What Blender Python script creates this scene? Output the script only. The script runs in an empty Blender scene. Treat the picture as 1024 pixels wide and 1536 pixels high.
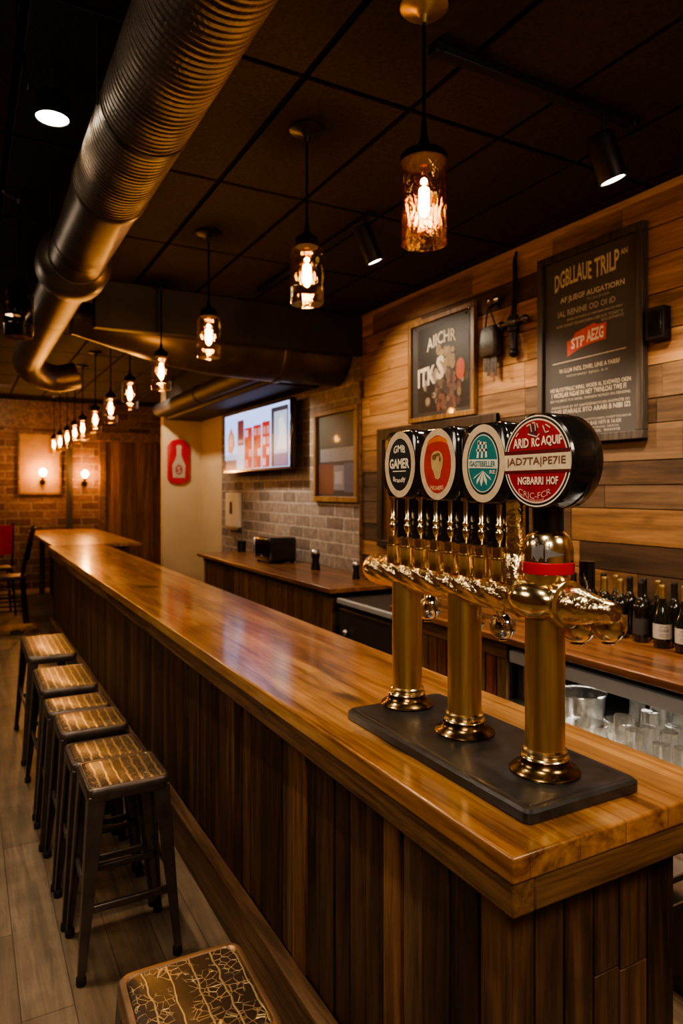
import bpy, bmesh, math, random
from mathutils import Vector, Matrix
PI = math.pi
rnd = random.Random(11)
SC = bpy.context.scene
COL = SC.collection

# ------------------------------------------------------------------ mesh helpers
class MB:
    """collects simple solids into one bmesh, with a per-vertex tint colour and seed"""
    def __init__(s):
        s.bm = bmesh.new()
        s.tint = s.bm.verts.layers.float_color.new('tint')
        s.seed = s.bm.verts.layers.float.new('seed')
    def v(s, p, t=(1, 1, 1), sd=0.0):
        v = s.bm.verts.new(p); v[s.tint] = (t[0], t[1], t[2], 1.0); v[s.seed] = sd
        return v
    def f(s, vs):
        try: return s.bm.faces.new(vs)
        except ValueError: return None
    def box(s, x0, x1, y0, y1, z0, z1, t=(1, 1, 1), sd=0.0):
        vs = [s.v((x, y, z), t, sd) for z in (z0, z1) for y in (y0, y1) for x in (x0, x1)]
        for q in ((0, 2, 3, 1), (4, 5, 7, 6), (0, 1, 5, 4), (2, 6, 7, 3), (0, 4, 6, 2), (1, 3, 7, 5)):
            s.f([vs[i] for i in q])
        return s
    def hexa(s, bot, top, t=(1, 1, 1), sd=0.0):
        b = [s.v(p, t, sd) for p in bot]; a = [s.v(p, t, sd) for p in top]; n = len(b)
        s.f(b[::-1]); s.f(a)
        for i in range(n): s.f([b[i], b[(i + 1) % n], a[(i + 1) % n], a[i]])
        return s
    def loft(s, rings, closed=True, cap0=True, cap1=True, t=(1, 1, 1), sd=0.0, tl=None):
        R = [[s.v(p, (tl[k] if tl else t), sd) for p in r] for k, r in enumerate(rings)]
        for a, b in zip(R, R[1:]):
            n = len(a)
            for i in range(n if closed else n - 1):
                s.f([a[i], a[(i + 1) % n], b[(i + 1) % n], b[i]])
        if cap0: s.f(R[0][::-1])
        if cap1: s.f(R[-1])
        return s
    def cyl(s, p0, p1, r0, r1=None, n=16, caps=True, t=(1, 1, 1)):
        r1 = r0 if r1 is None else r1
        p0, p1 = Vector(p0), Vector(p1); d = (p1 - p0).normalized()
        u = d.orthogonal().normalized(); w = d.cross(u)
        rg = [[p + (u * math.cos(2 * PI * i / n) + w * math.sin(2 * PI * i / n)) * r for i in range(n)] for p, r in ((p0, r0), (p1, r1))]
        return s.loft(rg, cap0=caps, cap1=caps, t=t)
    def lathe(s, prof, o=(0, 0, 0), n=24, cap0=True, cap1=True, t=(1, 1, 1)):
        o = Vector(o)
        rg = [[o + Vector((r * math.cos(2 * PI * i / n), r * math.sin(2 * PI * i / n), z)) for i in range(n)] for r, z in prof]
        return s.loft(rg, cap0=cap0, cap1=cap1, t=t)
    def ball(s, c, r, n=20, m=12, sq=1.0):
        prof = [(max(1e-4, r * math.sin(PI * k / m)), -r * sq * math.cos(PI * k / m)) for k in range(m + 1)]
        return s.lathe(prof, c, n)
    def tube(s, pts, r, n=10, caps=True):
        pts = [Vector(p) for p in pts]; rs = r if isinstance(r, (list, tuple)) else [r] * len(pts)
        rg = []; u = None
        for i, p in enumerate(pts):
            d = (pts[min(i + 1, len(pts) - 1)] - pts[max(i - 1, 0)]).normalized()
            if u is None: u = d.orthogonal().normalized()
            u = (u - d * u.dot(d)).normalized(); w = d.cross(u)
            rg.append([p + (u * math.cos(2 * PI * k / n) + w * math.sin(2 * PI * k / n)) * rs[i] for k in range(n)])
        return s.loft(rg, cap0=caps, cap1=caps)
    def prism(s, pts, vec, t=(1, 1, 1), sd=0.0):
        vec = Vector(vec); pts = [Vector(p) for p in pts]
        return s.hexa(pts, [p + vec for p in pts], t, sd)
    def poly(s, pts, t=(1, 1, 1)):
        s.f([s.v(p, t) for p in pts]); return s
    def mesh(s, me, M, t=(1, 1, 1)):
        vs = [s.v(M @ v.co, t) for v in me.vertices]
        for p in me.polygons: s.f([vs[i] for i in p.vertices])
        return s
    def build(s, name, mat, parent=None, smooth=None, bevel=0.0, seg=2, loc=None, label=None, recalc=True):
        if recalc: bmesh.ops.recalc_face_normals(s.bm, faces=s.bm.faces[:])
        me = bpy.data.meshes.new(name); s.bm.to_mesh(me); s.bm.free()
        me.materials.append(mat)
        o = bpy.data.objects.new(name, me); COL.objects.link(o)
        if parent is not None: o.parent = parent
        if loc is not None: o.location = loc
        if smooth is not None:
            me.shade_smooth(); me.set_sharp_from_angle(angle=math.radians(smooth))
        if bevel:
            b = o.modifiers.new('bev', 'BEVEL'); b.width = bevel; b.segments = seg; b.limit_method = 'ANGLE'; b.angle_limit = math.radians(40)
            b.harden_normals = False
            me.shade_smooth(); me.set_sharp_from_angle(angle=math.radians(35))
        if label: o['label'] = label
        return o

def tag(o, label, cat, group=None, kind=None):
    o['label'] = label; o['category'] = cat
    if group: o['group'] = group
    if kind: o['kind'] = kind
    return o
def thing(name, label, cat, loc=(0, 0, 0), rotz=0.0, group=None):
    o = bpy.data.objects.new(name, None); COL.objects.link(o); o.empty_display_size = 0.1
    o.location = loc; o.rotation_euler = (0, 0, rotz)
    return tag(o, label, cat, group)
def struct(o):
    o['kind'] = 'structure'; return o
def dup(o, parent=None):
    c = o.copy(); COL.objects.link(c)
    if parent is not None: c.parent = parent
    for ch in list(o.children): dup(ch, c)
    return c
def rrect(w, h, r, n=5):
    pts = []
    for cx, cy, a0 in ((w - r, h - r, 0), (-w + r, h - r, PI / 2), (-w + r, -h + r, PI), (w - r, -h + r, 1.5 * PI)):
        for k in range(n + 1):
            a = a0 + PI / 2 * k / n; pts.append((cx + r * math.cos(a), cy + r * math.sin(a)))
    return pts
def oval(a, b, n=40, c=(0, 0)):
    return [(c[0] + a * math.cos(2 * PI * i / n), c[1] + b * math.sin(2 * PI * i / n)) for i in range(n)]
def wallpt(X, Y, Z):                 # wall facing -X : u runs to the viewer's right (-Y), v up, d out of the wall
    return lambda u, v, d=0.0: Vector((X - d, Y - u, Z + v))
_txt = {}
def text_mesh(body, w, h, bold=0.02):
    """flat outline mesh of a word fitted into w x h, centred"""
    cu = bpy.data.curves.new('t', 'FONT'); cu.body = body; cu.size = 1.0; cu.offset = bold; cu.resolution_u = 2
    o = bpy.data.objects.new('t', cu); COL.objects.link(o)
    dg = bpy.context.evaluated_depsgraph_get(); dg.update()
    me = bpy.data.meshes.new_from_object(o.evaluated_get(dg))
    bpy.data.objects.remove(o); bpy.data.curves.remove(cu)
    xs = [v.co.x for v in me.vertices]; ys = [v.co.y for v in me.vertices]
    if not xs: return me
    x0, x1, y0, y1 = min(xs), max(xs), min(ys), max(ys)
    for v in me.vertices:
        v.co.x = ((v.co.x - x0) / max(1e-6, x1 - x0) - .5) * w
        v.co.y = ((v.co.y - y0) / max(1e-6, y1 - y0) - .5) * h
        v.co.z = 0
    return me
def put_text(mb, W, body, u, v, w, h, d, bold=0.02, arc=0.0, slant=0.0, t=(1, 1, 1)):
    me = text_mesh(body, w, h, bold)
    vs = [mb.v(W(u + q.co.x, v + q.co.y + arc * (1 - (2 * q.co.x / w) ** 2) + slant * q.co.x, d), t) for q in me.vertices]
    for p in me.polygons: mb.f([vs[i] for i in p.vertices])
    bpy.data.meshes.remove(me)

# ------------------------------------------------------------------ material helpers
class NT:
    def __init__(s, name):
        s.m = bpy.data.materials.new(name); s.m.use_nodes = True
        s.t = s.m.node_tree; s.t.nodes.clear()
        s.out = s.n('ShaderNodeOutputMaterial')
    def n(s, typ, **kw):
        nd = s.t.nodes.new(typ)
        for k, v in kw.items():
            if k in nd.inputs.keys() if isinstance(k, str) else False: nd.inputs[k].default_value = v
            else: setattr(nd, k, v)
        return nd
    def l(s, a, b): s.t.links.new(a, b)
    def coords(s, scale=(1, 1, 1), rot=(0, 0, 0), seed=False):
        tc = s.n('ShaderNodeTexCoord'); src = tc.outputs['Object']
        if seed:
            at = s.n('ShaderNodeAttribute'); at.attribute_name = 'seed'
            add = s.n('ShaderNodeVectorMath'); s.l(src, add.inputs[0])
            cm = s.n('ShaderNodeCombineXYZ')
            for i in range(3): s.l(at.outputs['Fac'], cm.inputs[i])
            s.l(cm.outputs[0], add.inputs[1]); src = add.outputs[0]
        mp = s.n('ShaderNodeMapping'); mp.inputs['Scale'].default_value = scale; mp.inputs['Rotation'].default_value = rot
        s.l(src, mp.inputs['Vector']); return mp.outputs[0]
    def noise(s, vec, scale, detail=4, rough=.55, dist=0.0):
        nd = s.n('ShaderNodeTexNoise'); nd.inputs['Scale'].default_value = scale; nd.inputs['Detail'].default_value = detail
        nd.inputs['Roughness'].default_value = rough; nd.inputs['Distortion'].default_value = dist
        s.l(vec, nd.inputs['Vector']); return nd.outputs['Fac']
    def ramp(s, fac, stops):
        nd = s.n('ShaderNodeValToRGB'); e = nd.color_ramp.elements
        e[0].position, e[0].color = stops[0][0], (*stops[0][1], 1); e[1].position, e[1].color = stops[-1][0], (*stops[-1][1], 1)
        for p, c in stops[1:-1]: x = e.new(p); x.color = (*c, 1)
        s.l(fac, nd.inputs['Fac']); return nd.outputs['Color']
    def mix(s, a, b, fac, mode='MIX'):
        nd = s.n('ShaderNodeMix'); nd.data_type = 'RGBA'; nd.blend_type = mode
        for src, i in ((fac, 0), (a, 6), (b, 7)):
            if hasattr(src, 'is_linked') or hasattr(src, 'links'): s.l(src, nd.inputs[i])
            elif i == 0: nd.inputs[0].default_value = src
            else: nd.inputs[i].default_value = (*src, 1)
        return nd.outputs[2]
    def math(s, op, a, b=0.0):
        nd = s.n('ShaderNodeMath'); nd.operation = op
        for src, i in ((a, 0), (b, 1)):
            if hasattr(src, 'links'): s.l(src, nd.inputs[i])
            else: nd.inputs[i].default_value = src
        return nd.outputs[0]
    def tint(s):
        at = s.n('ShaderNodeAttribute'); at.attribute_name = 'tint'; return at.outputs['Color']
    def bump(s, h, strength=.3, dist=.01):
        nd = s.n('ShaderNodeBump'); nd.inputs['Strength'].default_value = strength; nd.inputs['Distance'].default_value = dist
        s.l(h, nd.inputs['Height']); return nd.outputs[0]
    def pbr(s, col, rough=.5, metal=0.0, bump=None, coat=0.0, coat_r=.1, spec=.5, emit=None, es=0.0):
        p = s.n('ShaderNodeBsdfPrincipled')
        for src, k in ((col, 'Base Color'), (rough, 'Roughness'), (metal, 'Metallic')):
            if hasattr(src, 'links'): s.l(src, p.inputs[k])
            elif k == 'Base Color': p.inputs[k].default_value = (*src, 1)
            else: p.inputs[k].default_value = src
        p.inputs['Coat Weight'].default_value = coat; p.inputs['Coat Roughness'].default_value = coat_r
        p.inputs['Specular IOR Level'].default_value = spec
        if bump is not None: s.l(bump, p.inputs['Normal'])
        if emit is not None:
            p.inputs['Emission Strength'].default_value = es
            if hasattr(emit, 'links'): s.l(emit, p.inputs['Emission Color'])
            else: p.inputs['Emission Color'].default_value = (*emit, 1)
        s.l(p.outputs[0], s.out.inputs[0]); return s.m

def m_plain(name, col, rough=.5, metal=0.0, coat=0.0, var=.18, scale=30, spec=.5, bump=0.0):
    k = NT(name); c = k.coords()
    nz = k.noise(c, scale, 3)
    lo = tuple(x * (1 - var) for x in col); hi = tuple(min(1, x * (1 + var)) for x in col)
    return k.pbr(k.ramp(nz, [(.3, lo), (.7, hi)]), rough, metal, k.bump(nz, bump, .004) if bump else None, coat, .08, spec)
def m_emit(name, col, strength):
    k = NT(name); e = k.n('ShaderNodeEmission'); e.inputs[0].default_value = (*col, 1); e.inputs[1].default_value = strength
    k.l(e.outputs[0], k.out.inputs[0]); return k.m
def m_wood(name, stops, axis='Y', s=1.0, rough=.5, coat=0.0, coat_r=.2, tint=False, knots=0.0, bump=.25, boards=None, spec=.4, rv=0.0, con=1.9, patch=0.0):
    k = NT(name); st = .06
    sc = {'X': (st, 1, 1), 'Y': (1, st, 1), 'Z': (1, 1, st)}[axis]
    c = k.coords(tuple(x * s for x in sc), seed=tint)
    big = k.noise(c, 9, 5, .6, 1.3)
    fine = k.noise(c, 60, 4, .7, .4)
    f = k.math('ADD', k.math('MULTIPLY', big, .7 * con), k.math('ADD', k.math('MULTIPLY', fine, .35 * con), .525 * (1 - con)))
    col = k.ramp(f, stops)
    if boards:
        bl, bw, amt = boards
        rot = (0, 0, PI / 2) if axis == 'Y' else (0, 0, 0)
        tc = k.coords((1, 1, 1), rot)
        b = k.n('ShaderNodeTexBrick'); b.inputs['Scale'].default_value = 1; b.inputs['Brick Width'].default_value = bl; b.inputs['Row Height'].default_value = bw
        b.inputs['Mortar Size'].default_value = .0012; b.inputs['Color1'].default_value = (1 - amt, 1 - amt, 1 - amt, 1); b.inputs['Color2'].default_value = (1 + amt * .5, 1 + amt * .45, 1 + amt * .4, 1)
        b.inputs['Mortar'].default_value = (.45, .4, .35, 1); b.inputs['Bias'].default_value = 0.0; b.offset = .37
        k.l(tc, b.inputs['Vector']); col = k.mix(col, b.outputs['Color'], 1.0, 'MULTIPLY')
    if knots:
        kc = k.coords((1, .45, 1) if axis == 'Y' else ((.45, 1, 1) if axis == 'X' else (1, 1, .45)), seed=tint)
        kn = k.noise(kc, 3.2 * s, 2, .5, .8)
        col = k.mix(col, (.05, .025, .012), k.math('MULTIPLY', k.ramp(kn, [(.65, (0, 0, 0)), (.72, (1, 1, 1))]), knots))
    if patch:
        pn = k.noise(k.coords((1, .35, 1)), 2.6, 4, .6, .6)
        col = k.mix(col, k.ramp(pn, [(.42, (1.06, 1.04, 1.0)), (.60, (.62, .50, .42))]), patch, 'MULTIPLY')
    if tint: col = k.mix(col, k.tint(), 1.0, 'MULTIPLY')
    r = rough
    if rv: r = k.math('ADD', k.math('MULTIPLY', big, rv), rough - rv * .5)
    return k.pbr(col, r, 0.0, k.bump(f, bump, .003) if bump else None, coat, coat_r, spec)
def m_glass(name, tint=(1, 1, 1), refl=.5, rough=.03, wav=0.0, base=.04, haze=0.0, gc=(1, 1, 1)):
    """thin clear glass: transparent sheet with a fresnel sheen"""
    k = NT(name); tr = k.n('ShaderNodeBsdfTransparent'); tr.inputs[0].default_value = (*tint, 1)
    gl = k.n('ShaderNodeBsdfGlossy'); gl.inputs['Roughness'].default_value = rough; gl.inputs[0].default_value = (*gc, 1)
    lw = k.n('ShaderNodeLayerWeight'); lw.inputs['Blend'].default_value = .35
    if wav:
        b = k.bump(k.noise(k.coords((1, 1, .35)), 34, 3, .6, 1.5), wav, .02); k.l(b, gl.inputs['Normal']); k.l(b, lw.inputs['Normal'])
    f = k.math('ADD', k.math('MULTIPLY', lw.outputs['Facing'], refl), base)
    mx = k.n('ShaderNodeMixShader'); k.l(f, mx.inputs[0]); k.l(gl.outputs[0], mx.inputs[2])
    if haze:
        df = k.n('ShaderNodeBsdfDiffuse'); df.inputs[0].default_value = (.9, .9, .88, 1); m2 = k.n('ShaderNodeMixShader'); m2.inputs[0].default_value = haze
        k.l(tr.outputs[0], m2.inputs[1]); k.l(df.outputs[0], m2.inputs[2]); k.l(m2.outputs[0], mx.inputs[1])
    else: k.l(tr.outputs[0], mx.inputs[1])
    k.l(mx.outputs[0], k.out.inputs[0]); return k.m
def m_tint(name, rough=.5, coat=0.0, es=0.0):
    k = NT(name); c = k.tint()
    nz = k.noise(k.coords(), 40, 3)
    col = k.mix(c, k.ramp(nz, [(.3, (.85, .85, .85)), (.7, (1.1, 1.1, 1.1))]), 1.0, 'MULTIPLY')
    return k.pbr(col, rough, 0.0, None, coat, .05, .5, c if es else None, es)
def m_brick(name, c1, c2, mortar, bw, rh, ax, rough=.85, bias=0.0):
    k = NT(name); sp = k.n('ShaderNodeSeparateXYZ'); k.l(k.coords(), sp.inputs[0]); cb = k.n('ShaderNodeCombineXYZ')
    k.l(sp.outputs[0 if ax == 'X' else 1], cb.inputs[0]); k.l(sp.outputs[2], cb.inputs[1]); c = cb.outputs[0]
    b = k.n('ShaderNodeTexBrick'); b.inputs['Scale'].default_value = 1; b.inputs['Brick Width'].default_value = bw; b.inputs['Row Height'].default_value = rh
    b.inputs['Mortar Size'].default_value = .011; b.inputs['Mortar Smooth'].default_value = .3; b.inputs['Bias'].default_value = bias
    b.inputs['Color1'].default_value = (*c1, 1); b.inputs['Color2'].default_value = (*c2, 1); b.inputs['Mortar'].default_value = (*mortar, 1)
    wob = k.n('ShaderNodeVectorMath'); wob.operation = 'ADD'
    nzv = k.n('ShaderNodeTexNoise'); nzv.inputs['Scale'].default_value = 9; k.l(c, nzv.inputs['Vector'])
    sc = k.n('ShaderNodeVectorMath'); sc.operation = 'SCALE'; sc.inputs['Scale'].default_value = .012; k.l(nzv.outputs['Color'], sc.inputs[0])
    k.l(c, wob.inputs[0]); k.l(sc.outputs[0], wob.inputs[1]); k.l(wob.outputs[0], b.inputs['Vector'])
    nz = k.noise(c, 14, 5, .65)
    col = k.mix(b.outputs['Color'], k.ramp(nz, [(.3, (.6, .6, .6)), (.7, (1.25, 1.2, 1.15))]), 1.0, 'MULTIPLY')
    h = k.math('ADD', k.math('MULTIPLY', b.outputs['Fac'], -1.0), k.math('MULTIPLY', nz, .4))
    return k.pbr(col, rough, 0.0, k.bump(h, .7, .012))

# palette
M = {}
HONEY = [(.30, (.13, .062, .020)), (.48, (.33, .165, .055)), (.62, (.45, .24, .085)), (.78, (.56, .32, .125))]
M['plank'] = m_wood('reclaimed_plank', [(.3, (.16, .10, .055)), (.5, (.34, .22, .12)), (.75, (.55, .38, .22))], 'Y', 1.1, .6, tint=True, knots=.6, bump=.4, con=1.5)
M['worktop'] = m_wood('oiled_worktop', [(.30, (.15, .060, .016)), (.45, (.36, .165, .042)), (.62, (.54, .285, .095)), (.8, (.66, .385, .145))], 'Y', .9, .34, coat=.85, coat_r=.13, knots=.8, bump=.08, boards=(1.7, .134, .24), rv=.12, con=1.6, patch=.8)
M['backtop'] = m_wood('stained_back_counter', [(.3, (.06, .022, .009)), (.5, (.17, .068, .025)), (.75, (.27, .12, .045))], 'Y', 1.0, .3, coat=.4, coat_r=.15, knots=.3, bump=.08)
M['barboard'] = m_wood('dark_panel_board', [(.3, (.020, .0105, .0055)), (.5, (.080, .040, .019)), (.78, (.175, .094, .046))], 'Z', 1.2, .46, coat=.12, coat_r=.3, tint=True, knots=.55, bump=.3)
M['apron'] = m_wood('apron_board', [(.3, (.05, .024, .010)), (.5, (.12, .06, .025)), (.75, (.21, .11, .047))], 'Y', 1.5, .42, knots=.4, bump=.2)
M['aproncross'] = m_wood('apron_end_board', [(.3, (.05, .024, .010)), (.5, (.12, .06, .025)), (.75, (.21, .11, .047))], 'X', 1.5, .42, knots=.4, bump=.2)
M['plinth'] = m_wood('kick_board', [(.3, (.07, .035, .016)), (.5, (.15, .078, .036)), (.75, (.24, .135, .07))], 'Y', 1.4, .45, knots=.3, bump=.2)
M['cabwood'] = m_wood('cabinet_wood', [(.3, (.055, .028, .012)), (.5, (.15, .08, .034)), (.75, (.26, .15, .07))], 'Z', 1.5, .5, tint=True, bump=.2)
M['doorwood'] = m_wood('door_wood', [(.3, (.07, .032, .012)), (.5, (.17, .082, .03)), (.75, (.28, .15, .06))], 'Z', 1.0, .5, tint=True, bump=.2)
M['framewood'] = m_wood('frame_wood', [(.3, (.09, .045, .016)), (.5, (.2, .105, .038)), (.75, (.32, .18, .07))], 'Z', 2.5, .4, bump=.15)
M['darkframe'] = m_wood('charcoal_frame_wood', [(.3, (.020, .016, .013)), (.5, (.045, .037, .030)), (.75, (.085, .07, .056))], 'Z', 2.0, .45, bump=.2)
M['hatchframe'] = m_wood('dark_hatch_wood', [(.3, (.010, .006, .004)), (.5, (.026, .016, .010)), (.75, (.05, .03, .018))], 'Z', 1.6, .5, bump=.2)
M['tabletop'] = m_wood('pale_table_wood', HONEY, 'Y', .9, .3, coat=.3, bump=.08)
M['ceilingtrim'] = m_wood('ceiling_trim_wood', [(.3, (.22, .12, .045)), (.5, (.38, .22, .09)), (.75, (.5, .31, .14))], 'Y', 1.5, .5, bump=.2)
k = NT('plank_floor')   # greyed oak floor, boards run along the bar
c = k.coords((1, 1, 1), (0, 0, PI / 2)); b = k.n('ShaderNodeTexBrick'); b.offset = .41
for kk, vv in (('Scale', 1), ('Brick Width', 1.25), ('Row Height', .165), ('Mortar Size', .0018), ('Color1', (.20, .145, .095, 1)), ('Color2', (.29, .215, .145, 1)), ('Mortar', (.09, .062, .04, 1))): b.inputs[kk].default_value = vv
k.l(c, b.inputs['Vector'])
g = k.noise(k.coords((1, .07, 1)), 26, 6, .65, .8); g2 = k.noise(k.coords(), 5, 4)
col = k.mix(b.outputs['Color'], k.ramp(g, [(.3, (.55, .53, .5)), (.7, (1.2, 1.17, 1.12))]), 1.0, 'MULTIPLY')
col = k.mix(col, k.ramp(g2, [(.35, (.75, .74, .72)), (.65, (1.08, 1.06, 1.03))]), 1.0, 'MULTIPLY')
M['floor'] = k.pbr(col, k.math('ADD', k.math('MULTIPLY', g, .2), .33), 0, k.bump(g, .15, .003), 0, .1, .4)
M['tile'] = m_plain('ceiling_tile', (.030, .0225, .0165), .85, 0, 0, .35, 60, .3, .5)
M['blackgap'] = m_plain('ceiling_grid', (.004, .0035, .003), .9, 0, 0, .1, 30, .1)
M['darkpaint'] = m_plain('dark_paint', (.022, .017, .014), .6, 0, 0, .25, 8)
M['cream'] = m_plain('cream_paint', (.56, .42, .25), .8, 0, 0, .05, 3)
M['brickgrey'] = m_brick('grey_brick', (.17, .13, .105), (.33, .265, .215), (.40, .345, .29), .36, .125, 'Y')
M['brickred'] = m_brick('rust_brick', (.09, .042, .026), (.22, .125, .082), (.25, .195, .155), .42, .14, 'X')
M['blackmetal'] = m_plain('black_metal', (.018, .016, .015), .42, .6, 0, .2, 20)
M['copperrim'] = m_plain('brown_metal_rim', (.27, .17, .095), .38, .6, 0, .2, 14)
M['gun'] = m_plain('gunmetal', (.12, .10, .088), .36, .75, 0, .25, 14)
M['rubber'] = m_plain('black_rubber', (.012, .012, .012), .75)
M['steel'] = m_plain('brushed_steel', (.55, .53, .50), .28, 1.0, 0, .1, 12)
M['greystrip'] = m_plain('grey_painted_strip', (.36, .36, .37), .5, .2, 0, .06, 8)
M['slate'] = m_plain('slate_black_tray', (.022, .021, .021), .36, .0, .15, .35, 26, .5, .1)
M['fridge'] = m_plain('dark_cooler_front', (.045, .036, .030), .45, .3, 0, .2, 6)
M['gloss'] = m_plain('gloss_black', (.009, .008, .008), .16, 0, .7, .1, 10)
M['chrome'] = m_plain('chrome', (.72, .68, .62), .07, 1.0, 0, .05, 10)
M['brass'] = m_plain('polished_brass', (.92, .72, .40), .17, 1.0, 0, .06, 16)
k = NT('brushed_brass'); c = k.coords((1, 1, .03)); nz = k.noise(c, 60, 4)
M['brassbrush'] = k.pbr(k.ramp(nz, [(.3, (.52, .33, .12)), (.7, (.78, .54, .24))]), .38, 1.0, k.bump(nz, .06, .002))
k = NT('rippled_brass'); c = k.coords((1, 1, 1)); nz = k.noise(c, 32, 3, .55, 1.6)
M['brassripple'] = k.pbr((.95, .74, .42), .17, 1.0, k.bump(nz, .4, .012))
M['darkbrass'] = m_plain('aged_brass', (.20, .125, .05), .2, 1.0, 0, .3, 30)
M['duct'] = None
k = NT('spiral_duct'); c = k.coords((1, 1, 1)); w = k.n('ShaderNodeTexWave'); w.wave_type = 'BANDS'; w.bands_direction = 'Y'; w.inputs['Scale'].default_value = 11; w.inputs['Distortion'].default_value = .5; w.inputs['Detail'].default_value = 1
k.l(c, w.inputs['Vector']); nz = k.noise(c, 6, 4)
fine = k.noise(k.coords((1, .5, 1)), 90, 2)
M['ductrib'] = k.pbr(k.ramp(nz, [(.3, (.055, .041, .029)), (.7, (.115, .086, .06))]), .50, .5, k.bump(k.math('ADD', w.outputs['Fac'], k.math('MULTIPLY', fine, .5)), .8, .012))
M['ductsmooth'] = m_plain('galvanised_duct', (.10, .078, .058), .40, .7, 0, .3, 5)
k = NT('amber_jar')
M['amber'] = m_glass('amber_jar_glass', (.97, .87, .66), .6, .03, .18, .05, 0, (1, .82, .52))
M['crackle'] = m_glass('crackle_glass', (.96, .82, .55), .62, .05, .42, .03, 0, (1, .72, .36))
M['clear'] = m_glass('clear_glass', (.95, .95, .93), .95, .05, .12, .09, .022)
M['bulb'] = m_glass('bulb_glass', (1, .82, .55), .5, .02, 0, .03)
M['filament'] = m_emit('glowing_filament', (1.0, .52, .16), 160)
M['darkjar'] = m_glass('smoked_jar_glass', (.30, .26, .22), .25, .05, .1, .02)
M['hotwhite'] = m_emit('spot_lens', (1.0, .80, .55), 30)
M['flame'] = m_emit('sconce_bulb', (1.0, .42, .09), 60)
M['print'] = m_tint('printed_artwork', .5, .12)
M['ink'] = m_tint('badge_print', .35, .3)
k = NT('tv_picture'); t_ = k.tint(); M['screen'] = k.pbr((.01, .01, .01), .25, 0, None, 0, .1, .3, t_, .75)
M['chalk'] = m_tint('chalk_lettering', .8)
M['board'] = m_plain('chalkboard', (.052, .047, .044), .6, 0, 0, .15, 5)
M['redband'] = m_plain('red_band', (.42, .010, .018), .35, 0, .3, .1)
M['redseat'] = m_plain('red_vinyl', (.50, .018, .022), .4, 0, .2, .1)
M['whitebox'] = m_plain('ivory_plastic', (.66, .58, .44), .5, 0, 0, .05)
M['bottle'] = m_plain('dark_bottle_glass', (.010, .009, .007), .06, 0, .8, .1)
M['bottlegreen'] = m_plain('green_bottle_glass', (.008, .010, .006), .06, 0, .8, .1)
M['foil'] = m_plain('gold_foil', (.42, .29, .12), .35, .8, 0, .2)
M['capsule'] = m_plain('black_capsule', (.03, .026, .022), .3, .4, 0, .2)
M['redfoil'] = m_plain('red_foil', (.22, .015, .02), .35, .4, 0, .2)
M['label'] = m_tint('bottle_label', .7)
M['leather'] = m_plain('dark_leather', (.025, .02, .017), .4, 0, 0, .3, 50, .5, .4)
M['cord'] = m_plain('black_cord', (.006, .005, .0045), .8, spec=.04)
M['goldcanopy'] = m_plain('brass_canopy', (.42, .28, .09), .35, .8, 0, .2)
# stool seat : dark tin with raised gold filigree
def m_seat(name, stripes, filig, gold=(.85, .66, .36), wsc=7.0, vsc=34, lw=.9, dark=(.06, .038, .024)):
    k = NT(name); c = k.coords((1, 1, 1))
    nz = k.n('ShaderNodeTexNoise'); nz.inputs['Scale'].default_value = 16; nz.inputs['Detail'].default_value = 2; k.l(c, nz.inputs['Vector'])
    sc = k.n('ShaderNodeVectorMath'); sc.operation = 'SCALE'; sc.inputs['Scale'].default_value = .02; k.l(nz.outputs['Color'], sc.inputs[0])
    ad = k.n('ShaderNodeVectorMath'); k.l(c, ad.inputs[0]); k.l(sc.outputs[0], ad.inputs[1])
    w = k.n('ShaderNodeTexWave'); w.wave_type = 'BANDS'; w.bands_direction = 'X'; w.inputs['Scale'].default_value = wsc; w.inputs['Distortion'].default_value = .6; w.inputs['Detail'].default_value = 3; k.l(ad.outputs[0], w.inputs['Vector'])
    line = k.ramp(w.outputs['Fac'], [(lw, (0, 0, 0)), (min(.995, lw + .07), (1, 1, 1))])
    vo = k.n('ShaderNodeTexVoronoi'); vo.feature = 'DISTANCE_TO_EDGE'; vo.inputs['Scale'].default_value = vsc; k.l(ad.outputs[0], vo.inputs['Vector'])
    v1 = k.ramp(vo.outputs['Distance'], [(.015, (1, 1, 1)), (.06, (0, 0, 0))])
    patch = k.noise(c, 18, 2); pm = k.ramp(patch, [(.42, (0, 0, 0)), (.50, (1, 1, 1))])
    v1 = k.mix(v1, pm, 1.0, 'MULTIPLY')
    a = k.mix((0, 0, 0), line, stripes); b2 = k.mix((0, 0, 0), v1, filig)
    f = k.mix(a, b2, 1.0, 'LIGHTEN')
    col = k.mix(dark, gold, f)
    met = k.math('ADD', k.math('MULTIPLY', f, .7), .2)
    return k.pbr(col, .33, met, k.bump(f, .7, .006), .15, .2)
M['seat_filigree'] = m_seat('filigree_seat_tin', .8, 1.0, wsc=6.2, vsc=52, lw=.965, dark=(.040, .025, .017))
M['seat_stripe'] = m_seat('ribbed_seat_tin', 1.0, .8, (.62, .51, .34), wsc=8.5, vsc=64, lw=.84, dark=(.055, .040, .028))

# ------------------------------------------------------------------ camera
EYE = 1.757; TH = math.atan(565 / 1033)
cam = bpy.data.cameras.new('camera'); co = bpy.data.objects.new('camera', cam); COL.objects.link(co)
cam.sensor_fit = 'VERTICAL'; cam.sensor_height = 36; cam.lens = 36 * 1033 / 1536; cam.shift_y = -33 / 1536
cam.clip_start = .02
co.location = (0, 0, EYE); co.rotation_euler = (PI / 2, 0, -TH)
cam.dof.use_dof = True; cam.dof.focus_distance = 1.75; cam.dof.aperture_fstop = 3.4
SC.camera = co

# ------------------------------------------------------------------ the setting
CEIL = 3.357; WX = 3.2
struct(MB().box(-3.2, 4.3, -2.6, 13.6, -.1, 0).build('floor', M['floor']))
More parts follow.
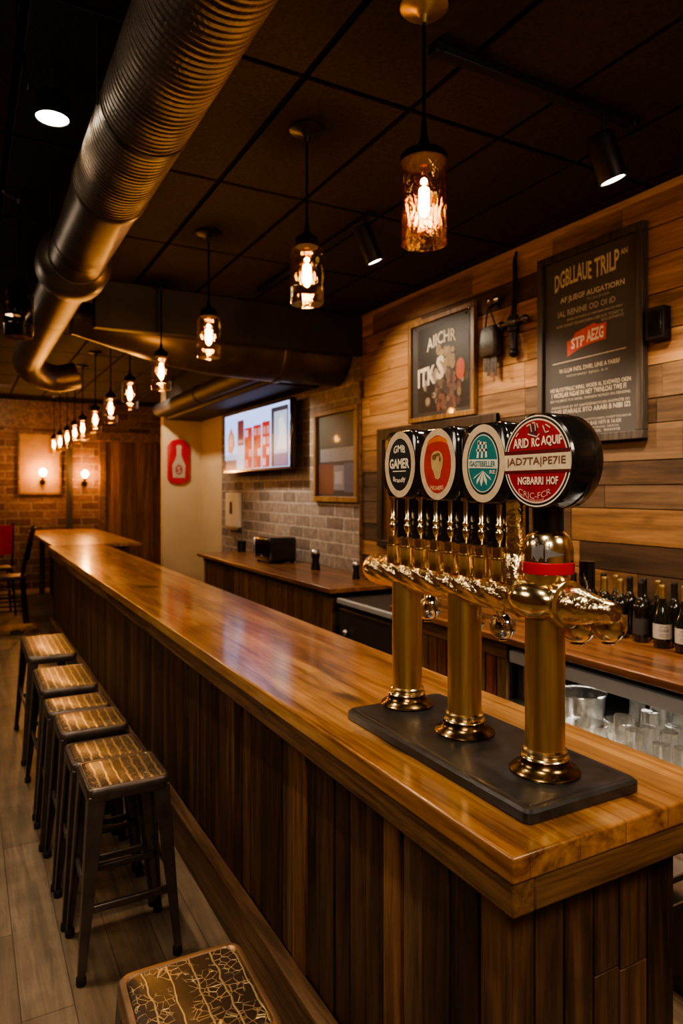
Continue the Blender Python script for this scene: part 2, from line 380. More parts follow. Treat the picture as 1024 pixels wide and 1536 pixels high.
# ceiling: black deck with dark lay-in tiles
struct(MB().box(-3.2, 4.3, -2.6, 13.6, CEIL, CEIL + .1).build('ceiling', M['blackgap']))
mb = MB(); x = 1.147 - .487 * 9
while x < 4.2:
    y = 2.39 - 1.02 * 5
    while y < 13.4:
        if x + .487 < 4.3 and y + 1.02 < 13.6:
            mb.box(x + .014, x + .473, y + .014, y + 1.006, CEIL - .012, CEIL + .01)
        y += 1.02
    x += .487
struct(mb.build('ceiling_tile_panel', M['tile'], bevel=.003))
# right wall, wood clad part : planks of random length, one mesh
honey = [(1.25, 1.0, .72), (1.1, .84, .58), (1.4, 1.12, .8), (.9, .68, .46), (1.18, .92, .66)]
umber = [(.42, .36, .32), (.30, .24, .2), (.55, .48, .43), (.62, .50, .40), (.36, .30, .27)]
def planks(mb, X, y0, y1, z0, z1, th=.022):
    z = z0; row = 0
    while z < z1 - .02:
        h = min(rnd.choice((.155, .175, .195, .13)), z1 - z); y = y0 - rnd.random() * .6
        while y < y1:
            L = rnd.uniform(.45, 1.5); a, b_ = max(y, y0), min(y + L, y1)
            if b_ - a > .02:
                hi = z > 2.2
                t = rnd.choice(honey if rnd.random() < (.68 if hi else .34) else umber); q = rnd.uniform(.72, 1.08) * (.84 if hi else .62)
                d = rnd.uniform(0, .007)
                mb.box(X - th - d, X, a + .002, b_ - .002, z + .0028, z + h - .0028, tuple(v * q for v in t), rnd.uniform(0, 40))
            y += L
        z += h; row += 1
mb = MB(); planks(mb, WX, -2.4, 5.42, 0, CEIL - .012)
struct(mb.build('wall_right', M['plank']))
struct(MB().box(WX, WX + .12, -2.6, 9.3, 0, CEIL).build('wall_right_backing', M['darkpaint']))
struct(MB().box(WX - .035, WX + .001, -2.4, 5.42, CEIL - .055, CEIL - .012).build('trim_1', M['ceilingtrim'], bevel=.004))
struct(MB().box(WX - .03, WX + .001, 5.42, 9.3, 0, CEIL - .012).build('wall_right_brick', M['brickgrey']))
struct(MB().box(WX - .05, WX - .02, 5.41, 5.43, 0, 2.75).build('trim_2', M['plinth'], bevel=.004))
struct(MB().box(WX - .03, WX + .12, 9.3, 10.25, 0, CEIL).build('wall_right_painted', M['cream']))
struct(MB().box(2.59, WX + .12, 10.25, 10.4, 0, CEIL - .012).build('wall_partition', M['cream']))
struct(MB().box(-3.2, 4.3, 13.4, 13.55, 0, CEIL).build('wall_far', M['brickred']))
struct(MB().box(-3.2, -3.05, -2.6, 13.4, 0, CEIL).build('wall_left', M['brickred']))
struct(MB().box(4.18, 4.3, 9.3, 13.4, 0, CEIL).build('wall_right_far', M['cream']))
struct(MB().box(-3.05, 4.18, -2.6, -2.45, 0, CEIL).build('wall_back', M['cream']))
struct(MB().box(-3.05, 2.0, 13.33, 13.41, 2.86, CEIL - .02).build('trim_3', M['plinth']))
struct(MB().box(1.62, 1.72, 13.3, 13.41, 0, 2.86).build('trim_4', M['darkframe']))
# dark bulkheads
struct(MB().box(.85, WX - .01, 5.40, 5.50, 2.98, CEIL - .012).build('trim_5', M['darkpaint'], bevel=.01))
struct(MB().box(2.62, WX - .03, 6.25, 10.25, 2.80, CEIL - .012).build('trim_6', M['darkpaint'], bevel=.02))
# far door
door = struct(MB().box(2.30, 3.40, 13.34, 13.40, 0, 2.66, (1, 1, 1)).build('door_1', M['doorwood']))
mb = MB()
for i in range(4): mb.box(2.31 + i * .27, 2.31 + i * .27 + .262, 13.325, 13.345, .01, 2.65, rnd.choice([(1, .95, .85), (.75, .7, .62), (1.2, 1.1, .95), (.6, .55, .5)]), rnd.random() * 20)
struct(mb.build('door_1_board', M['doorwood'], door))
mb = MB(); mb.box(2.18, 2.30, 13.29, 13.41, 0, 2.78); mb.box(3.40, 3.52, 13.29, 13.41, 0, 2.78); mb.box(2.12, 3.58, 13.28, 13.41, 2.66, 2.84)
struct(mb.build('door_1_frame', M['plinth'], door, bevel=.008))
MB().ball((3.32, 13.27, 1.05), .035).build('door_handle', M['brass'], door, smooth=60)
# framed hatch in the wood wall
hz = thing('wall_hatch', 'dark framed wood panelled hatch on the plank wall behind the taps', 'hatch', (WX - .03, 4.335, 1.27))
mb = MB()
for i in range(9): mb.box(-.012, 0, -.68 + i * .152, -.68 + i * .152 + .149, .06, .92, tuple(v * .7 for v in rnd.choice(honey[:2] + umber[2:4])), rnd.random() * 30)
mb.build('hatch_panel', M['cabwood'], hz)
mb = MB(); mb.box(-.035, 0, -.765, -.68, 0, 1.01); mb.box(-.035, 0, .68, .765, 0, 1.01); mb.box(-.036, 0, -.765, .765, .91, 1.01); mb.box(-.036, 0, -.765, .765, 0, .06)
mb.build('hatch_frame', M['hatchframe'], hz, bevel=.006)

# ------------------------------------------------------------------ the bar
BZ = 1.07; BX0, BX1, BY0, BY1 = .895, 1.562, .972, 9.2
tag(MB().box(BX0, BX1, BY0, BY1, BZ - .052, BZ).build('bar_worktop', M['worktop'], bevel=.006, seg=3), 'long honey wood worktop running the length of the bar', 'bar top')
bar = thing('bar_counter', 'long bar front clad in dark vertical boards with a ledge at the floor', 'bar', (0, 0, 0))
mb = MB(); y = 1.06; PX = .955; EX = 1.485
while y < 9.13:
    w = rnd.uniform(.084, .112); e = min(y + w, 9.15)
    q = rnd.choice((rnd.uniform(.4, .7), rnd.uniform(.8, 1.3))); t = rnd.choice([(1, .95, .88), (1, .9, .8), (.85, .85, .85), (1.15, 1.02, .88)])
    mb.box(PX + rnd.uniform(0, .006), PX + .02, y + .0035, e - .0035, .20, BZ - .12, tuple(v * q for v in t), rnd.uniform(0, 50)); y = e
mb.build('front_board', M['barboard'], bar, bevel=.002)
mb = MB(); x = PX + .001
while x < EX - .02:
    w = rnd.uniform(.078, .1); e = min(x + w, EX); q = rnd.uniform(.55, 1.0); sd = rnd.uniform(0, 50); t = tuple(v * q for v in (1, .95, .88))
    if rnd.random() < .3:
        sp = rnd.uniform(.4, .7); mb.box(x + .003, e - .003, 1.058, 1.078, 0, sp - .003, t, sd); mb.box(x + .003, e - .003, 1.058, 1.078, sp, BZ - .12, tuple(v * .8 for v in t), sd + 7)
    else: mb.box(x + .003, e - .003, 1.058, 1.078, 0, BZ - .12, t, sd)
    x = e
mb.build('end_board', M['barboard'], bar, bevel=.002)
mb = MB(); mb.box(PX + .012, EX, 1.066, 9.14, 0, BZ - .055)
mb.build('carcass', M['darkpaint'], bar)
mb = MB(); mb.box(BX0 + .008, BX0 + .065, BY0 + .008, BY1 - .01, BZ - .122, BZ - .0525); mb.build('apron', M['apron'], bar, bevel=.005)
mb = MB(); mb.box(BX0 + .065, BX1 - .01, BY0 + .008, BY0 + .09, BZ - .122, BZ - .0525); mb.build('apron', M['aproncross'], bar, bevel=.005)
mb = MB(); mb.prism([(.907, 1.03, 0), (.955, 1.03, 0), (.955, 1.03, .205), (.925, 1.03, .205), (.907, 1.03, .19)], (0, 8.11, 0))
mb.build('kick_ledge', M['plinth'], bar, bevel=.003)
sh = thing('steel_speed_rail', 'shiny steel shelf rail under the near end of the bar', 'shelf', (1.5, 1.2, .6))
mb = MB(); mb.box(-.01, .22, -.06, 1.0, .145, .165); mb.box(-.01, .22, -.06, 1.0, .075, .092); mb.build('shelf_board', M['steel'], sh, bevel=.004)
mb = MB(); mb.tube([(.2, -.05, .13), (.2, .98, .13)], .008); mb.tube([(.2, -.05, .21), (.2, .98, .21)], .008)
for yy in (-.05, .46, .98): mb.cyl((.2, yy, .05), (.2, yy, .21), .006)
mb.build('rail', M['chrome'], sh, smooth=40)
mb = MB(); mb.box(0, .03, -.06, -.03, -.6, .16); mb.box(0, .03, .97, 1.0, -.6, .16); mb.box(.19, .21, -.05, -.03, -.6, .1); mb.box(.19, .21, .97, .99, -.6, .1); mb.build('support', M['blackmetal'], sh)

# ------------------------------------------------------------------ beer tap tower
TX = 1.19
tw = thing('beer_tap_tower', 'brass three-column beer tap tower with four round badges on a black tray', 'beer tap', (TX, 1.43, BZ))
def L(x, y, z): return (x - TX, y - 1.43, z - BZ)
mb = MB(); z0, z1 = 0.0, .03
R = []
for ins, z in ((.004, 0), (0, .004), (0, .024), (.006, .03)):
    R.append([(px, py, z) for px, py in rrect(.172 - ins, .383 - ins, .02)])
tray = mb.loft(R).build('base_tray', M['slate'], tw, smooth=30); tray.location = (-.012, 0, 0)
mb = MB(); mb.loft([[(px, py, 0.0301) for px, py in rrect(.155, .366, .016)], [(px, py, .0315) for px, py in rrect(.152, .363, .014)]])
mb.build('raised_mat', M['slate'], tray, smooth=30)
MZ = 1.50
for i, cy in enumerate((1.185, 1.48, 1.757)):
    c_ = MB().cyl(L(TX, cy, 1.10), L(TX, cy, MZ - .02), .0455, n=40).build('column', M['brassbrush'], tw, smooth=40)
    MB().lathe([(.079, .0315), (.081, .036), (.076, .041), (.064, .046), (.058, .056), (.056, .062)], L(TX, cy, BZ), 40).build('flange', M['darkbrass'], c_, smooth=40)
    MB().lathe([(.0455, .060), (.053, .062), (.056, .067), (.053, .072), (.047, .074), (.051, .078), (.051, .084), (.0455, .088)], L(TX, cy, BZ), 40, False, False).build('ring', M['brass'], c_, smooth=50)
# manifold: twisted fluted tube with a tapering nose towards the bar end
rings = []; n = 60
for j in range(141):
    y = 1.985 - j * (1.985 - .985) / 140
    if y > 1.93: r = .047 * math.sqrt(max(.02, 1 - ((y - 1.93) / .055) ** 2))
    elif y > 1.12: r = .048
    else: r = .048 - (1.12 - y) / .135 * .029
    a = max(0, min(1, (y - 1.24) / .05)) * max(0, min(1, (1.96 - y) / .05))
    tap = .0035 * math.sin((y - .98) * 90) if y < 1.12 and y > 1.0 else 0
    rings.append([L(TX + (r + tap * .4 + a * .0016 * math.sin(9 * ph + y * 70)) * math.cos(ph), y, MZ + (r + tap * .4 + a * .0016 * math.sin(9 * ph + y * 70)) * math.sin(ph)) for ph in [2 * PI * q / n for q in range(n)]])
man = MB().loft(rings).build('manifold', M['brassripple'], tw, smooth=70)
mb = MB(); rg = []
for j in range(13):
    a = PI * j / 12; rr = max(.001, .046 * math.sin(a)); yy = 1.185 - .075 * math.cos(a)
    rg.append([L(1.155 + rr * math.cos(2 * PI * q / 28), yy, MZ + .005 + rr * math.sin(2 * PI * q / 28)) for q in range(28)])
mb.loft(rg).build('boss', M['brass'], man, smooth=70)
for yy in (1.115, 1.255):
    rg = [[L(TX + r * math.cos(2 * PI * q / 36), yy + dy, MZ + r * math.sin(2 * PI * q / 36)) for q in range(36)] for r, dy in ((.049, -.008), (.054, -.005), (.054, .005), (.049, .008))]
    MB().loft(rg).build('collar_ring', M['brass'], man, smooth=50)
# taps: slim turned stems on stout collars
stemY = [1.77, 1.693, 1.626, 1.553, 1.487, 1.422, 1.36, 1.294]
for yy in stemY:
    o = L(1.15, yy, 0)
    st = MB().lathe([(.003, 1.585), (.003, 1.625), (.006, 1.630), (.010, 1.640), (.012, 1.650), (.0095, 1.657), (.006, 1.661), (.011, 1.666), (.011, 1.671), (.0075, 1.676), (.0085, 1.71), (.009, 1.727), (.015, 1.729), (.016, 1.737), (.012, 1.739)], o, 18).build('tap_stem', M['brass'], tw, smooth=50)
    MB().lathe([(.0205, 1.535), (.0205, 1.582), (.0225, 1.584), (.0225, 1.590), (.018, 1.592), (.018, 1.612), (.020, 1.613), (.020, 1.617), (.014, 1.619)], o, 22).build('tap_collar', M['brass'], st, smooth=50)
for i in range(9):
    yy = 1.80 - i * .068; o = L(1.232, yy, 0)
    MB().lathe([(.021, 1.525), (.021, 1.578), (.023, 1.58), (.023, 1.586), (.019, 1.588), (.019, 1.615), (.021, 1.617), (.012, 1.62)], o, 20).build('rear_collar', M['brassripple'], tw, smooth=50)
# black back plate that carries the three lens housings
MB().box(*[v for p in zip(L(1.182, 1.245, 1.61), L(1.20, 1.80, 1.745)) for v in p]).build('back_plate', M['gloss'], tw, bevel=.003)
# badge housings
def badge_print(par, cy, cz, X, a, b, spec):
    W = wallpt(X - TX, cy - 1.43, cz - BZ)
    return W
cream = (.62, .47, .30)
def housing(cy, cz):
    mb = MB(); W = wallpt(1.13 - TX, cy - 1.43, cz - BZ); pr = rrect(.0915, .102, .045, 8)
    mb.loft([[W(u * k_, v * k_, d) for u, v in pr] for k_, d in ((.93, .001), (.985, -.004), (1.0, -.012), (1.0, -.075), (.97, -.085))])
    h = mb.build('badge_housing', M['gloss'], tw, smooth=40)
    return h, W
def ring_faces(mb, W, a0, b0, a1, b1, d, t, n=48):
    A = [mb.v(W(u, v, d), t) for u, v in oval(a0, b0, n)]; B = [mb.v(W(u, v, d), t) for u, v in oval(a1, b1, n)]
    for i in range(n): mb.f([A[i], A[(i + 1) % n], B[(i + 1) % n], B[i]])
def disc(mb, W, a, b, d, t, c=(0, 0), n=48): mb.poly([W(u, v, d) for u, v in oval(a, b, n, c)], t)
# badge 1: black oval, cream ring
bz = (1.832, 1.827, 1.823); by = (1.705, 1.52, 1.332)
h, W = housing(by[0], bz[0]); mb = MB(); ring_faces(mb, W, .080, .097, .060, .077, .002, cream); disc(mb, W, .058, .074, .0022, (.018, .016, .018))
mb.build('badge_face', M['ink'], h, recalc=False, label='black oval face with a cream ring')
C1 = (.78, .68, .5)
def word(par, *a, **kw): m_ = MB(); put_text(m_, W, *a, **kw); return m_.build('lettering', M['ink'], par, recalc=False)
word(h, 'GMB', 0, .042, .062, .022, .003, .03, .006, t=C1); word(h, 'GAMER', 0, .003, .104, .030, .003, .035, t=C1); word(h, 'Brandly', 0, -.043, .066, .018, .003, .02, -.005, t=C1); mb = MB()
mb.poly([W(-.035, -.018, .003), W(.035, -.018, .003), W(.035, -.021, .003), W(-.035, -.021, .003)], C1)
mb.build('underline', M['ink'], h, recalc=False)
# badge 2: red oval with a tan face
h, W = housing(by[1], bz[1]); mb = MB(); ring_faces(mb, W, .080, .097, .061, .078, .002, cream); disc(mb, W, .061, .079, .0022, (.42, .035, .025))
disc(mb, W, .045, .018, .0024, (.62, .16, .03), (0, .058)); disc(mb, W, .050, .016, .0025, (.42, .035, .025), (0, .046))
mb.build('badge_face', M['ink'], h, recalc=False, label='red oval face with a cream ring')
mb = MB(); tan = (.55, .36, .15)
mb.poly([W(u, v, .003) for u, v in [(-.027, .018), (-.022, .030), (-.008, .036), (.008, .036), (.022, .028), (.027, .014), (.024, -.008), (.018, -.020), (.014, -.036), (.004, -.042), (-.008, -.038), (-.014, -.022), (-.024, -.010)]], tan)
for u, v, a, b_ in ((-.012, .020, .010, .008), (.004, .026, .012, .005), (.014, .014, .005, .008)): disc(mb, W, a, b_, .0034, (.22, .10, .04), (u, v), 16)
word(h, 'HIGHERS', 0, -.062, .058, .012, .003, .02, -.003, t=(.8, .45, .25))
mb.build('emblem', M['ink'], h, recalc=False)
# badge 3: teal oval with tower and leaves
h, W = housing(by[2], bz[2]); mb = MB(); ring_faces(mb, W, .080, .097, .061, .078, .002, cream); disc(mb, W, .060, .077, .0022, (.015, .03, .035)); disc(mb, W, .056, .072, .0024, (.70, .65, .52)); disc(mb, W, .0535, .0695, .0026, (.010, .17, .17))
mb.build('badge_face', M['ink'], h, recalc=False, label='teal oval face with a cream ring')
mb = MB(); Wt = (.72, .68, .55)
def quad(pts, t=Wt, d=.0034): mb.poly([W(u, v, d) for u, v in pts], t)
quad([(-.055, .012), (.055, .008), (.055, -.014), (-.055, -.010)])
for k_ in range(3): quad([(-.022 + k_ * .016, .014), (-.014 + k_ * .016, .014), (-.010 + k_ * .013, .058 - k_ * .004), (-.015 + k_ * .013, .058 - k_ * .004)])
quad([(-.024, .036), (.018, .036), (.016, .030), (-.022, .030)]); quad([(-.018, .056), (.016, .052), (.014, .046), (-.018, .048)])
for a in (-1.0, -.55, -.1, .4, .9):
    dx, dy = math.sin(a), -math.cos(a); quad([(-dy * .003, -.018), (dx * .03 - dy * .006, -.018 + dy * .026), (dx * .042, -.018 + dy * .040), (dx * .03 + dy * .006, -.018 + dy * .026)])
mb.build('emblem', M['ink'], h, recalc=False)
word(h, 'GASTEBELLER', 0, -.001, .098, .014, .0042, .02, slant=-.035, t=(.05, .16, .16)); word(h, 'RE', .038, -.022, .02, .009, .0042, .02, t=Wt)
# badge 4: large round red lens badge at the near end
B4 = (1.145, 1.822); W = wallpt(1.125 - TX, B4[0] - 1.43, B4[1] - BZ); mb = MB()
circ = oval(1, 1, 64)
mb.loft([[W(u * r, v * r, d) for u, v in circ] for r, d in ((.104, .001), (.108, -.003), (.109, -.012), (.109, -.052), (.106, -.056), (.106, -.060), (.109, -.064), (.108, -.088), (.104, -.094))])
h4 = mb.build('badge_housing', M['gloss'], tw, smooth=35, label='large round black badge housing')
RED = (.30, .012, .016); mb = MB()
ring_faces(mb, W, .103, .103, .100, .100, .002, (.8, .72, .55), 64); disc(mb, W, .100, .100, .0018, (.015, .01, .01)); ring_faces(mb, W, .095, .095, .0915, .0915, .0025, (.85, .6, .45), 64); disc(mb, W, .0915, .0915, .0022, RED)
mb.poly([W(u, v, .0030) for u, v in ((-.101, .025), (.101, .025), (.101, -.027), (-.101, -.027))], (.10, .006, .008))
mb.poly([W(u, v, .0034) for u, v in ((-.101, .016), (.101, .016), (.101, -.020), (-.101, -.020))], (.66, .53, .34))
mb.build('badge_face', M['ink'], h4, recalc=False, label='red round face with a cream band')
LC = (.82, .66, .5)
word(h4, 'ARID', -.046, .042, .050, .022, .004, .03, t=LC); word(h4, 'RC', .000, .042, .024, .020, .004, .03, t=LC); word(h4, 'AQUIF', .048, .043, .062, .024, .004, .03, t=LC)
word(h4, '|AD7TA|PE7IE', 0, -.002, .178, .022, .0045, .012, t=(.17, .07, .05))
word(h4, 'NGBARRI', -.016, -.044, .080, .018, .004, .03, t=LC); word(h4, 'HOF', .050, -.044, .034, .018, .004, .03, t=LC)
word(h4, 'CRIC-FCR', -.004, -.066, .10, .014, .004, .0, -.012, t=(.7, .4, .32)); word(h4, 'noltone', 0, -.084, .05, .007, .004, .0, -.004, t=(.7, .4, .32))
mb = MB()
def stroke(p, q, w, t=(.75, .5, .4), d=.004):
    (a, b_), (c_, e) = p, q; L_ = math.hypot(c_ - a, e - b_); nx, ny = -(e - b_) / L_ * w, (c_ - a) / L_ * w
    mb.poly([W(a + nx, b_ + ny, d), W(a - nx, b_ - ny, d), W(c_ - nx, e - ny, d), W(c_ + nx, e + ny, d)], t)
mb.poly([W(u, v, .0036) for u, v in ((-.022, .060), (.002, .058), (.004, .080), (-.018, .082))], (.07, .012, .014))
for p, q in (((-.028, .080), (-.016, .084)), ((-.016, .084), (-.012, .066)), ((-.010, .086), (-.002, .086)), ((-.002, .086), (0, .068)), ((.004, .084), (.008, .074)), ((-.024, .062), (.004, .054)), ((.004, .054), (.012, .060)), ((.022, .078), (.030, .062)), ((.030, .062), (.040, .064)), ((.030, .080), (.044, .072)), ((-.062, .058), (-.054, .066))): stroke(p, q, .0013)
mb.build('emblem', M['ink'], h4, recalc=False)
nk = MB().cyl(L(TX, 1.175, 1.655), L(TX, 1.175, 1.735), .036, n=32).build('neck', M['gloss'], tw, smooth=40)
dm = MB().lathe([(.050, 1.535), (.056, 1.545), (.057, 1.60), (.0575, 1.615), (.055, 1.635), (.048, 1.652), (.038, 1.661), (.030, 1.664)], L(TX, 1.175, 0), 40).build('brass_dome', M['brass'], tw, smooth=60)
MB().lathe([(.0575, 1.564), (.0592, 1.566), (.0592, 1.590), (.0575, 1.592)], L(TX, 1.175, 0), 40, False, False).build('red_band', M['redband'], dm, smooth=40, label='red band around the brass dome')
mb = MB()   # grey leafy emblem wrapped on the dome
def dome_pt(a, z):
    r = .0585 if z < 1.617 else .0585 - (z - 1.617) * .16 - max(0, z - 1.635) * .25
    return L(TX + r * math.cos(a), 1.175 + r * math.sin(a), z)
for j in range(22):
    a = 3.25 + j * .062; lo = 1.600 + .006 * math.sin(j * 1.3); hi = 1.640 + .008 * math.sin(j * .9) if j < 12 else 1.622 - (j - 12) * .0012
    lo = lo if j < 12 else 1.606 + (j - 12) * .0006
    if j == 8: continue
    a2 = a + .062
    mb.poly([dome_pt(a, lo), dome_pt(a2, lo), dome_pt(a2, (lo + hi) / 2), dome_pt(a, (lo + hi) / 2)], (.16, .15, .15)); mb.poly([dome_pt(a, (lo + hi) / 2), dome_pt(a2, (lo + hi) / 2), dome_pt(a2, hi), dome_pt(a, hi)], (.13, .12, .12))
mb.build('emblem', M['ink'], dm, label='grey leafy emblem on the dome')
MB().lathe([(.026, 1.53), (.026, 1.60), (.022, 1.605), (.0235, 1.615), (.0235, 1.72), (.026, 1.724), (.026, 1.735)], L(1.165, 1.255, 0), 24).build('thick_stem', M['brassripple'], tw, smooth=40)
MB().cyl(L(1.268, 1.13, 1.53), L(1.268, 1.13, 1.592), .018, n=20).build('side_knob', M['gloss'], tw, smooth=40)
# faucets on the bartender's side: short arm, round chrome body
for (fy, fz, fr, mt) in ((1.77, 1.392, .044, 'chrome'), (1.56, 1.388, .043, 'chrome'), (1.425, 1.390, .036, 'chrome'), (1.165, 1.440, .046, 'brass'), (1.075, 1.452, .040, 'brass')):
    fc = MB().ball(L(1.275, fy, fz), fr, 28, 16).build('faucet_body', M[mt], tw, smooth=70)
    MB().tube([L(1.225, fy, 1.488), L(1.25, fy, 1.47), L(1.272, fy, fz + fr * .6)], [.020, .017, .014], 14).build('faucet_arm', M['brass'], fc, smooth=60)
    MB().lathe([(fr * .35, -fr * .97), (fr * .38, -fr * 1.02), (fr * .3, -fr * 1.08), (.004, -fr * 1.1)], L(1.275, fy, fz), 20).build('spout', M['chrome'], fc, smooth=40)

# ------------------------------------------------------------------ stools
GS = 'backless metal bar stools along the bar'
def stool(name, label, cx, cy, hx=.15, hy=.145, H=.68, sx=.035, sy=.03, rot=0.0, pat='seat_stripe', rim='gun'):
    t = thing(name, label, 'stool', (cx, cy, 0), rot, GS)
    mb = MB(); pr = rrect(hx, hy, .03)
    def rg(k_, z): return [(u - math.copysign(k_, u), v - math.copysign(k_, v), z) for u, v in pr]
    mb.loft([rg(.004, H - .05), rg(0, H - .045), rg(0, H - .008), rg(.006, H), rg(.016, H), rg(.019, H - .005)], cap0=True, cap1=True)
    mb.build('seat_rim', M[rim], t, smooth=50)
    mb = MB(); mb.loft([rg(.0185, H - .004), rg(.020, H - .001), rg(.024, H + .0005)]); st = mb.build('seat_panel', M[pat], t, smooth=40)
    for qx in (-1, 1):
        for qy in (-1, 1):
            tx, ty, bx, by_ = qx * (hx - .004), qy * (hy - .004), qx * (hx + sx), qy * (hy + sy)
            def sq(x, y, w, z): return [(x, y, z), (x - qx * w, y, z), (x - qx * w, y - qy * w * .2, z), (x - qx * w * .35, y - qy * w * .35, z), (x - qx * w * .2, y - qy * w, z), (x, y - qy * w, z)]
            lg = MB().loft([sq(bx, by_, .026, .03), sq(tx, ty, .062, H - .03)]).build('leg', M['gun'], t, bevel=.005)
            MB().loft([[(bx - qx * .013 + r * math.cos(a * PI / 6), by_ - qy * .013 + r * math.sin(a * PI / 6), z) for a in range(12)] for r, z in ((.016, 0), (.018, .004), (.018, .026), (.014, .034))]).build('foot', M['rubber'], lg, smooth=40)
    def at(z): k_ = 1 - z / H; return hx - .02 + sx * k_, hy - .02 + sy * k_
    for z, side in ((.235, 'y-'), (.235, 'y+'), (.30, 'x-'), (.30, 'x+')):
        ax, ay = at(z); mb = MB()
        if side[0] == 'y': yy = ay * (1 if side[1] == '+' else -1); mb.box(-ax, ax, yy - .008, yy + .008, z, z + .028)
        else: xx = ax * (1 if side[1] == '+' else -1); mb.box(xx - .008, xx + .008, -ay, ay, z, z + .028)
        mb.build('foot_brace', M['gun'], t, bevel=.005)
    return t
stool('bar_stool', 'nearest bar stool, brown rimmed square seat with gold filigree, cut by the frame bottom', .43, 1.42, .142, .158, rot=-.03, pat='seat_filigree', rim='copperrim')
for (lab, cy, H, hy, cx) in (
    ('second bar stool from the camera, standing whole with all legs in view', 2.74, .68, .145, .535),
    ('bar stool tucked directly behind the second one, its seat peeking out', 3.07, .655, .13, .525),
    ('fourth bar stool from the camera, dark grey ribbed seat', 3.41, .68, .15, .52),
    ('fifth bar stool from the camera, mostly hidden by the stool before it', 3.77, .665, .13, .505),
    ('sixth bar stool from the camera, last but one toward the red chair', 4.27, .68, .26, .505),
    ('farthest bar stool of the row, its pale seat nearest the red chair', 5.2, .68, .36, .505)):
    stool('bar_stool', lab, cx, cy, .15, hy, H, .035, .02 if H > .67 else .01)

# ------------------------------------------------------------------ pendants
GP = 'jar pendants in a line above the bar'
def lamp(name, typ, loc, energy, col, parent=None, radius=.03, **kw):
    l = bpy.data.lights.new(name, typ); l.energy = energy; l.color = col
    if typ in ('POINT', 'SPOT'): l.shadow_soft_size = radius
    for a, b_ in kw.items(): setattr(l, a, b_)
    o = bpy.data.objects.new(name, l); COL.objects.link(o); o.location = loc
    if parent is not None: o.parent = parent
    return o
WARM = (1.0, .68, .40)
def pendant(label, y, first=False, detail=True, canopy='blackmetal', lit=True, x=1.32, energy=7.0, group=GP, drop=0.0):
    t = thing('jar_pendant', label, 'pendant light', (x, y, CEIL - .012), 0, group)
    n = 32 if detail else 16
    z = -(CEIL - .012) - drop
    cz = MB().lathe([(.078, 0), (.080, -.006), (.072, -.014), (.030, -.022), (.014, -.035), (.010, -.06)], (0, 0, 0), n).build('canopy', M[canopy], t, smooth=40)
    MB().cyl((0, 0, -.05), (0, 0, z + 2.90), .0055, n=8).build('cord', M['cord'], t, smooth=40)
    if first:
        MB().lathe([(.008, 2.97), (.011, 2.92), (.020, 2.885), (.034, 2.865), (.066, 2.86), (.075, 2.852), (.077, 2.848), (.077, 2.830), (.070, 2.828)], (0, 0, z), n).build('socket_cap', M['cord'], t, smooth=40)
        MB().lathe([(.0735, 2.83), (.0745, 2.70), (.0745, 2.575), (.0755, 2.562), (.072, 2.562), (.071, 2.70), (.070, 2.83)], (0, 0, z), 48, False, False).build('glass_jar', M['crackle'], t, smooth=60)
    else:
        MB().lathe([(.008, 2.93), (.012, 2.895), (.030, 2.875), (.046, 2.865), (.050, 2.86), (.050, 2.825), (.046, 2.823)], (0, 0, z), n).build('socket_cap', M['cord'], t, smooth=40)
        MB().lathe([(.048, 2.845), (.054, 2.832), (.068, 2.818), (.0745, 2.80), (.0745, 2.65), (.077, 2.645), (.077, 2.638), (.0745, 2.633), (.0745, 2.585), (.068, 2.572), (.03, 2.572), (.001, 2.574)], (0, 0, z), n, False, False).build('glass_jar', M['amber'] if lit else M['darkjar'], t, smooth=50)
    bm_ = MB().lathe([(.013, 2.82), (.014, 2.79), (.026, 2.765), (.034, 2.735), (.034, 2.70), (.024, 2.665), (.008, 2.645), (.001, 2.643)], (0, 0, z), 20, True, False).build('bulb', M['bulb'] if lit else M['darkjar'], t, smooth=60)
    if lit:
        mb = MB(); mb.ball((0, 0, z + 2.768), .011, 12, 8); mb.lathe([(.004, 2.752), (.017, 2.742), (.017, 2.680), (.004, 2.668)], (0, 0, z), 12)
        mb.build('filament', M['filament'], bm_, smooth=60)
        lamp('pendant_glow', 'POINT', (0, 0, z + 2.705), energy, WARM, t, .035)
    return t
pendant('nearest jar pendant, straight amber crackle glass cylinder under a black cap', 1.85, True, canopy='goldcanopy', energy=7)
pendant('second jar pendant from the camera, on a dark disc canopy', 2.73, energy=7)
pendant('third jar pendant from the camera, in front of the dark cross duct', 4.12, energy=7)
for y, lab, dp in ((5.29, 'fourth jar pendant from the camera, just below the cross duct', 0.05), (6.43, 'fifth jar pendant from the camera, lower left of the cross duct', 0.08), (7.37, 'sixth jar pendant from the camera, above the far half of the bar', 0.12), (8.32, 'seventh jar pendant from the camera, above the far end of the bar', 0.15), (9.3, 'eighth jar pendant, first one beyond the end of the bar', 0.17), (10.0, 'ninth jar pendant, second one above the far table', 0.18), (10.8, 'tenth jar pendant, third one above the far table', 0.19), (11.65, 'eleventh jar pendant, last but one before the rust brick wall', .2), (12.5, 'last jar pendant of the line, nearest the rust brick wall', 0.2)):
    pendant(lab, y, detail=False, energy=6, drop=dp)
pendant('unlit dark pendant hanging left of the round duct', 4.06, detail=False, lit=False, x=.255, group=None)

